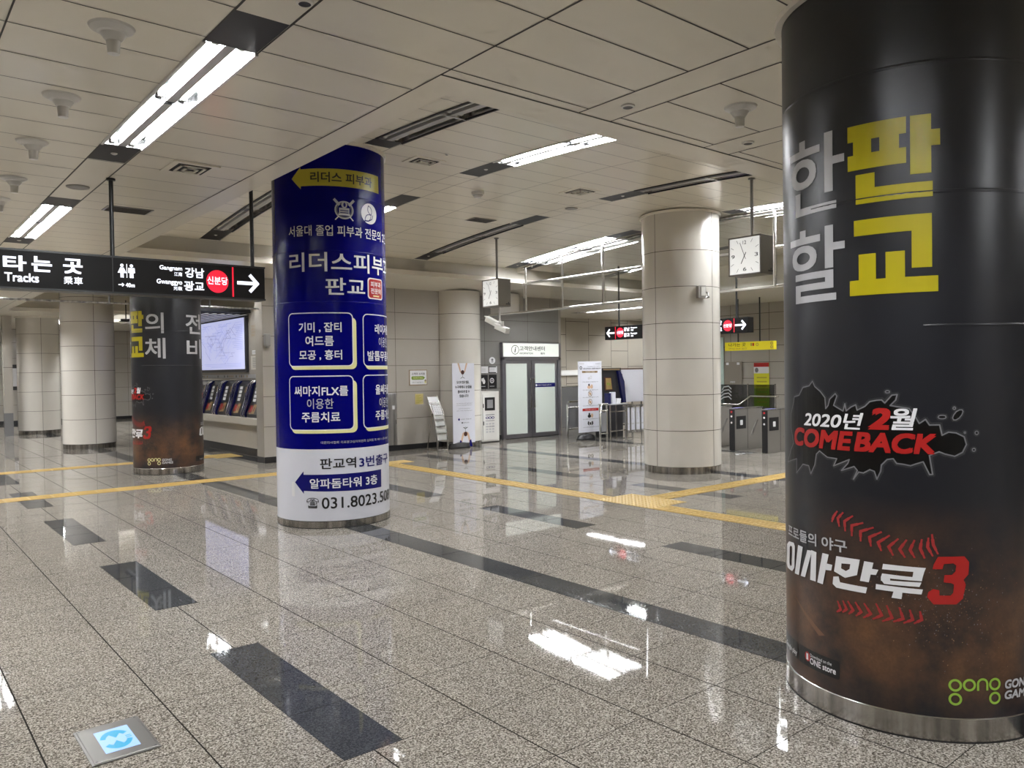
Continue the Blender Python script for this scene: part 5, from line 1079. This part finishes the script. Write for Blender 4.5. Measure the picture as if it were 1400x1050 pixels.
s.rect(9.29, 9.52, .565, .578, 'ink_grey_dark'); s.ell(9.33, .51, .04, .026, 'ink_blue', hole=.6); s.ell(9.405, .51, .04, .026, 'ink_blue', hole=.6); s.ell(9.48, .51, .04, .026, 'ink_blue', hole=.6); s.rect(9.29, 9.52, .445, .455, 'ink_grey_dark')
for j in range(3):
    for k in range(4): s.rect(9.295+.08*j, 9.35+.08*j, .205+.055*k, .235+.055*k, 'ink_grey')
s.rect(9.29, 9.52, .325, .333, 'ink_grey_dark'); mb.build('print', dr)
for i, (x0, x1, lb) in enumerate(((9.40, 9.585, 'black poster with a cupped-hand symbol above the fire cabinet'), (9.62, 9.825, 'black poster with a ring symbol next to the information centre door'))):
    def dd(s, x0=x0, x1=x1, i=i):
        c = (x0+x1)/2
        if i: s.ell(c, 1.27, .055, .055, 'ink_white', hole=.72); s.ell(c, 1.27, .02, .022, 'ink_grey')
        else: s.ell(c+.015, 1.25, .035, .05, 'ink_white'); s.ell(c-.03, 1.29, .02, .035, 'ink_white'); s.ell(c+.005, 1.31, .016, .022, 'ink_white')
        s.rect(x0+.04, x1-.04, 1.145, 1.155, 'ink_grey')
    panel_y('wall_poster', lb, 'poster', 7.846, x0+.03, x1+.03, 1.10, 1.395, 'ink_black', dd)
for i, (x0, x1, lb) in enumerate(((9.42, 9.60, 'small grey-printed notice over the cupped-hand poster'), (9.635, 9.84, 'small notice with black bars over the ring-symbol poster'))):
    def dd(s, x0=x0, x1=x1, i=i):
        if i: s.rect(x0, x1, 1.55, 1.568, 'ink_black'); s.rect(x0, x1, 1.43, 1.448, 'ink_black')
        for k in range(3): s.rect(x0+.04, x1-.04, 1.465+.025*k, 1.477+.025*k, 'ink_grey')
    panel_y('wall_notice', lb, 'notice', 7.846, x0+.03, x1+.03, 1.43, 1.57, 'paper', dd, th=.004)
root = T('round_sign', 'round ring-shaped symbol on the wall beside the information sign', 'sign', (9.745, 7.846, 1.69))
mb = MB(); s = on_y(mb, 7.846); s.ell(9.745, 1.695, .085, .075, 'ink_grey', .002); s.ell(9.745, 1.695, .078, .068, 'paper', .003); s.ell(9.745, 1.71, .03, .026, 'ink_grey_dark', .004); s.rect(9.715, 9.775, 1.655, 1.672, 'ink_grey_dark', .004); mb.build('disc', root)
# office door
dr = T('door_1', 'steel double door with frosted panes of the information centre', 'door', (10.8, 7.8, 0), None, 'structure')
mb = MB()
for a, b, c_, d in ((9.965, 10.03, 0, 1.757), (11.58, 11.655, 0, 1.757), (9.965, 11.655, 1.70, 1.757)): mb.box(a, b, 7.77, 7.847, c_, d, 'door_steel')
mb.build('frame', dr, .004)
for nm, a, b, p0, p1 in (('leaf', 10.035, 10.795, 10.077, 10.68), ('leaf', 10.805, 11.575, 10.907, 11.511)):
    mb = MB()
    for q in ((a, p0, .01, 1.70), (p1, b, .01, 1.70), (p0, p1, .01, .098), (p0, p1, 1.628, 1.70)): mb.box(q[0], q[1], 7.795, 7.84, q[2], q[3], 'door_steel')
    lf_ = mb.build(nm, dr)
    mb = MB(); mb.box(p0, p1, 7.81, 7.825, .098, 1.628, 'frost'); mb.build('frosted_pane', lf_)
    hx = 10.745 if a < 10.5 else 10.85
    mb = MB(); mb.tube([(hx, 7.795, 1.30), (hx, 7.75, 1.29), (hx, 7.75, .66), (hx, 7.795, .65)], .013, 'chrome', 8); mb.build('handle', lf_)
mb = MB(); s = on_y(mb, 7.808); s.rect(10.912, 11.508, 1.10, 1.19, 'ink_blue', .002); s.ell(10.95, 1.145, .025, .025, 'ink_white'); s.text('관계자 외 출입을 금합니다', (10.99, 11.4, 1.128, 1.16), 'ink_white'); mb.build('blue_band', dr)
root = T('information_sign', 'backlit white information centre sign over the steel double door', 'sign', (10.8, 7.75, 1.757))
mb = MB(); mb.box(9.955, 11.655, 7.755, 7.847, 1.76, 2.078, 'door_steel'); mb.build('casing', root)
mb = MB(); mb.box(9.975, 11.58, 7.748, 7.756, 1.775, 2.062, 'info_sign'); mb.build('lit_face', root)
mb = MB(); s = on_y(mb, 7.748); s.ell(10.30, 1.922, .108, .1, 'ink_black', hole=.88, n=36); s.text('i', (10.28, 10.325, 1.865, 1.98), 'ink_black', .02, .2)
s.text('고객안내센터', (10.425, 11.16, 1.905, 2.003), 'ink_black', .014); s.text('INFORMATION', (10.425, 10.805, 1.825, 1.867), 'ink_black', .006); s.text('案內', (11.03, 11.16, 1.823, 1.868), 'ink_black', .008); mb.build('lettering', root)

# ------------------------------------------------------------------ help desk, railing, kiosk
def rail(xa, xb, y, label):
    root = T('handrail', label, 'handrail', ((xa+xb)/2, y, 0))
    mb = MB(); mb.tube([(xa, y, 0), (xa, y, .70), (xa+.02, y, .745), (xa+.07, y, .765), (xb, y, .765)], .022, 'chrome', 10); mb.build('top_rail', root)
    for z in (.63, .16):
        mb = MB(); mb.tube([(xa, y, z), (xb, y, z)], .018, 'chrome', 10); mb.build('rail', root)
    mb = MB(); mb.tube([(xb-.02, y, 0), (xb-.02, y, .765)], .02, 'chrome', 10); mb.build('post', root)
    mb = MB(); mb.box(xa+.03, xb-.03, y-.005, y+.005, .2, .6, 'barrier_grey'); mb.build('infill_panel', root)
rail(11.45, 13.6, 7.35, 'steel handrail with grey panels behind the health-notice banner')
rail(10.98, 11.2, 5.9, 'short steel handrail end behind the health-notice banner')
root = T('stair_parapet', 'grey glazed parapet beyond the handrail', 'parapet', (14, 9.5, 0))
mb = MB(); mb.box(11.75, 15.5, 9.5, 9.56, 0, 1.02, 'barrier_grey'); mb.build('panel', root)
mb = MB(); mb.tube([(11.75, 9.53, 1.04), (15.5, 9.53, 1.04)], .025, 'chrome', 8); mb.build('rail', root)
root = T('wall_lamp', 'glowing horizontal wall light behind the health-notice banner', 'lamp', (15.5, 11.95, 1.3))
mb = MB(); mb.box(14.6, 18.0, 11.93, 11.99, 1.30, 1.47, 'white_plastic'); mb.build('housing', root)
mb = MB(); mb.box(14.62, 17.98, 11.925, 11.93, 1.32, 1.45, 'clock_face'); mb.build('diffuser', root)
root = T('kiosk_machine', 'dark slanted ticket kiosk with a brown notice, beside the health banner', 'kiosk', (11.5, 6.7, 0))
mb = MB(); mb.prism([(11.06, 6.75, .74), (11.74, 6.75, .74), (11.70, 6.75, 1.36), (11.60, 6.75, 1.44), (11.06, 6.75, 1.44)], (0, .3, 0), 'machine_dark'); mb.build('body', root, .01)
mb = MB(); mb.prism([(11.66, 6.69, .74), (11.75, 6.69, .74), (11.70, 6.69, 1.2), (11.58, 6.69, 1.44), (11.50, 6.69, 1.44)], (0, .07, 0), 'navy'); mb.build('side_cheek', root, .008)
mb = MB(); mb.box(11.03, 11.62, 6.72, 6.95, 1.44, 1.50, 'machine_dark'); s = on_y(mb, 6.72); s.rect(11.06, 11.58, 1.455, 1.485, 'ink_brown'); mb.build('header', root)
mb = MB(); mb.prism([(11.13, 6.735, 1.02), (11.37, 6.735, 1.02), (11.33, 6.748, 1.3), (11.12, 6.748, 1.3)], (0, .01, 0), 'soil_ink'); s = on_y(mb, 6.733); s.poly([(11.16, 1.04), (11.345, 1.04), (11.31, 1.28), (11.15, 1.28)], 'machine_gold'); s.ell(11.21, 1.16, .025, .03, 'green_ink', .006); s.ell(11.27, 1.15, .02, .03, 'green_ink', .006); mb.build('notice', root)
mb = MB(); mb.box(11.15, 11.7, 6.75, 7.05, 0, .74, 'machine_dark'); mb.build('pedestal', root)
root.location.x += .62; root.location.y -= .25
root = T('steel_table', 'steel-legged side table in front of the ticket kiosk', 'table', (11.5, 5.95, 0))
mb = MB(); mb.box(11.24, 11.78, 5.86, 6.2, .735, .755, 'machine_grey'); mb.build('tabletop', root, .004)
for x, y in ((11.26, 5.88), (11.76, 5.88), (11.26, 6.18), (11.76, 6.18)):
    mb = MB(); mb.tube([(x, y, 0), (x, y, .735)], .016, 'steel', 8); mb.build('leg', root)
mb = MB(); mb.tube([(11.26, 5.88, .2), (11.76, 5.88, .2)], .012, 'steel', 8); mb.tube([(11.26, 5.88, .6), (11.76, 5.88, .6)], .012, 'steel', 8); mb.build('stretcher', root)
mb = MB(); mb.box(11.40, 11.5, 5.95, 6.03, .756, 1.0, 'poster_white'); tag(mb.build('paper_roll'), 'upright white box on the steel table at the kiosk', 'box')
mb = MB(); mb.box(11.27, 11.36, 5.95, 6.05, .756, .98, 'navy'); tag(mb.build('sanitizer_box'), 'dark blue box on the steel table beside the white box', 'box')
for k in range(3):
    mb = MB(); mb.box(11.53+.01*k, 11.66+.008*k, 5.96, 6.08, .7565+.035*k, .79+.035*k, 'paper'); tag(mb.build('leaflet_pile'), 'white leaflet pile on the steel table, %s of three' % ('bottom', 'middle', 'top')[k], 'leaflets', 'leaflet piles on the steel table')
root = T('notice_board', 'white board with dark top edge standing behind the low fence', 'board', (12, 6.6, 0))
mb = MB(); mb.box(11.72, 12.45, 6.6, 6.63, .74, 1.46, 'poster_white'); mb.box(11.60, 12.6, 6.6, 6.64, 1.465, 1.49, 'soil_ink'); mb.build('panel', root)
for x in (11.74, 12.42):
    mb = MB(); mb.tube([(x, 6.645, 0), (x, 6.645, 1.44)], .014, 'steel', 8); mb.build('leg', root)
root.location.x += .68
root = T('low_fence', 'low steel fence with white sheets between the steel table and white column', 'fence', (12, 5.95, 0))
for z in (.13, .68):
    mb = MB(); mb.box(11.78, 12.6, 5.94, 5.97, z, z+.035, 'steel_dark'); mb.build('rail', root)
for x in (11.8, 11.96, 12.12, 12.28, 12.44, 12.58):
    mb = MB(); mb.box(x-.012, x+.012, 5.945, 5.965, 0 if x in (11.8, 12.58) else .13, .7, 'steel_dark'); mb.build('bar', root)
mb = MB()
for x in (11.82, 11.98, 12.14, 12.30): mb.box(x, x+.13, 5.972, 5.976, .18, .66, 'poster_white'); s = on_y(mb, 5.972); s.rect(x+.02, x+.11, .3, .33, 'ink_grey'); s.rect(x+.05, x+.07, .4, .55, 'ink_grey')
mb.build('sheet', root)

# ------------------------------------------------------------------ ticket gates
def gate(y, label):
    x0, x1 = 11.25, 12.13; root = T('ticket_gate', label, 'ticket gate', (11.7, y, 0), 'ticket gates in a row')
    mb = MB(); mb.box(x0+.03, x1, y, y+.1, 0, .735, 'gate_steel'); bd = mb.build('body', root, .006)
    mb = MB(); mb.box(x0, x0+.03, y, y+.1, .01, .74, 'base_black'); fp = mb.build('front_panel', root, .006)
    mb = MB(); s = on_x(mb, x0)
    for z, m in ((.69, 'led_red'), (.61, 'ink_white'), (.5, 'ink_white')): s.ell(y+.05, z, .018, .018, m)
    mb.build('indicator', fp)
    mb = MB(); mb.box(x0, x1+.01, y-.008, y+.108, .735, .752, 'steel_dark'); mb.box(x0+.05, x0+.3, y+.01, y+.09, .752, .757, 'gate_led'); mb.build('top_cap', root, .004)
    mb = MB(); mb.box(11.32, 11.6, y-.008, y+.001, .385, .61, 'base_black'); s = on_y(mb, y-.008); s.rrect(11.42, 11.5, .45, .54, .01, 1, 'ink_white'); mb.build('card_reader', root)
    mb = MB(); mb.box(11.662, 11.668, y-.002, y+.001, .02, .73, 'base_black'); mb.build('joint', bd)
    mb = MB(); mb.prism([(11.75, y-.003, .25), (11.95, y-.003, .52), (12.0, y-.003, .52), (11.82, y-.003, .25)], (0, .004, 0), 'steel_dark'); mb.build('flap_emblem', bd)
    return root
g0 = gate(2.26, 'steel ticket gate partly covered by the big black column')
dup(g0, (11.7, 2.91, 0), 'steel ticket gate with its whole card reader in view')
dup(g0, (11.7, 3.56, 0), 'steel ticket gate partly hidden behind the white column')
mb = MB(); s = on_z(mb, .001)
for k in (0, 1): s.poly([(10.72+.2*k, 2.5), (10.85+.2*k, 2.62), (10.98+.2*k, 2.5), (10.95+.2*k, 2.47), (10.85+.2*k, 2.56), (10.75+.2*k, 2.47)], 'ink_grey')
tag(mb.build('floor_sticker'), 'pale arrow sticker on the floor in front of the ticket gates', 'sticker')
# beyond the gates
root = T('glass_barrier', 'grey glass barrier with steel rails beyond the ticket gates', 'barrier', (15, 5, 0))
for a, b in ((4.42, 5.1), (5.13, 5.85), (5.88, 6.6)):
    mb = MB(); mb.box(14.99, 15.01, a, b, .1, 1.08, 'glass_dark'); pn = mb.build('glass_pane', root)
for y in (4.42, 5.115, 5.865, 6.6):
    mb = MB(); mb.tube([(15, y, 0), (15, y, 1.1)], .02, 'steel', 8); mb.build('post', root)
mb = MB(); mb.tube([(14.93, 4.3, .82), (14.93, 5.0, .82), (14.93, 5.3, .62), (14.93, 6.6, .62)], .02, 'chrome', 8); mb.build('handrail', root)
mb = MB(); s = on_x(mb, 14.985)
for k in range(4): s.line([(5.85-.02*k, .72+.08*k), (5.75, .78+.08*k), (5.62, .80+.08*k), (5.55, .74+.08*k)], .025, 1, 'ink_grey')
mb.build('swirl_sticker', root)
X = 16.485
root = T('service_door', 'plain grey-brown door in the far wall beyond the gates', 'door', (X, 6.5, 0))
mb = MB(); mb.box(X-.02, X, 6.26, 6.78, 0, 1.62, 'far_door'); lf_ = mb.build('leaf', root); mb = MB(); s = on_x(mb, X-.02); s.text('관계자외', (6.6, 6.46, 1.08, 1.13), 'ink_white', .01); s.rect(6.32, 6.40, 1.54, 1.60, 'ink_white'); s.rect(6.64, 6.72, 1.54, 1.60, 'ink_white'); mb.build('lettering', lf_)
root = T('green_panel', 'pale green glass panel in the far wall beside the grey-brown door', 'panel', (X, 7.2, 0))
mb = MB(); mb.box(X-.015, X, 6.8, 7.5, 0, 2.25, 'mint'); mb.build('panel', root)
root = T('wall_poster', 'yellow and green poster with a red heading on the far wall', 'poster', (X, 5.7, .5))
mb = MB(); mb.box(X-.006, X, 5.5, 5.92, .5, 1.58, 'yellow_poster'); mb.build('sheet', root)
mb = MB(); s = on_x(mb, X-.006); s.rect(5.5, 5.92, 1.48, 1.58, 'ink_red'); s.rect(5.5, 5.92, 1.32, 1.48, 'paper', .0032); s.rect(5.5, 5.92, .5, .95, 'green_poster'); s.ell(5.84, 1.40, .05, .06, 'ink_grey_dark', .0045)
for k in range(7): s.rect(5.56, 5.84, .6+.1*k, .63+.1*k, 'ink_gold', .004)
mb.build('print', root)
root = T('wall_notice', 'tiny dark-framed notice on the distant wall beyond the round columns', 'notice', (3.2, 24.29, 1.1))
mb = MB(); mb.box(3.1, 3.45, 24.26, 24.296, 1.08, 1.9, 'base_black'); mb.build('frame', root); mb = MB(); mb.box(3.13, 3.42, 24.255, 24.26, 1.2, 1.78, 'paper'); mb.build('sheet', root)

# ------------------------------------------------------------------ measured units -> metres
done = set()
for o in bpy.data.objects:
    if o.type == 'CAMERA': continue
    o.location = Vector(o.location)*S
    if o.type == 'MESH' and o.data.name not in done:
        done.add(o.data.name); o.data.transform(Matrix.Scale(S, 4)); o.data.update()
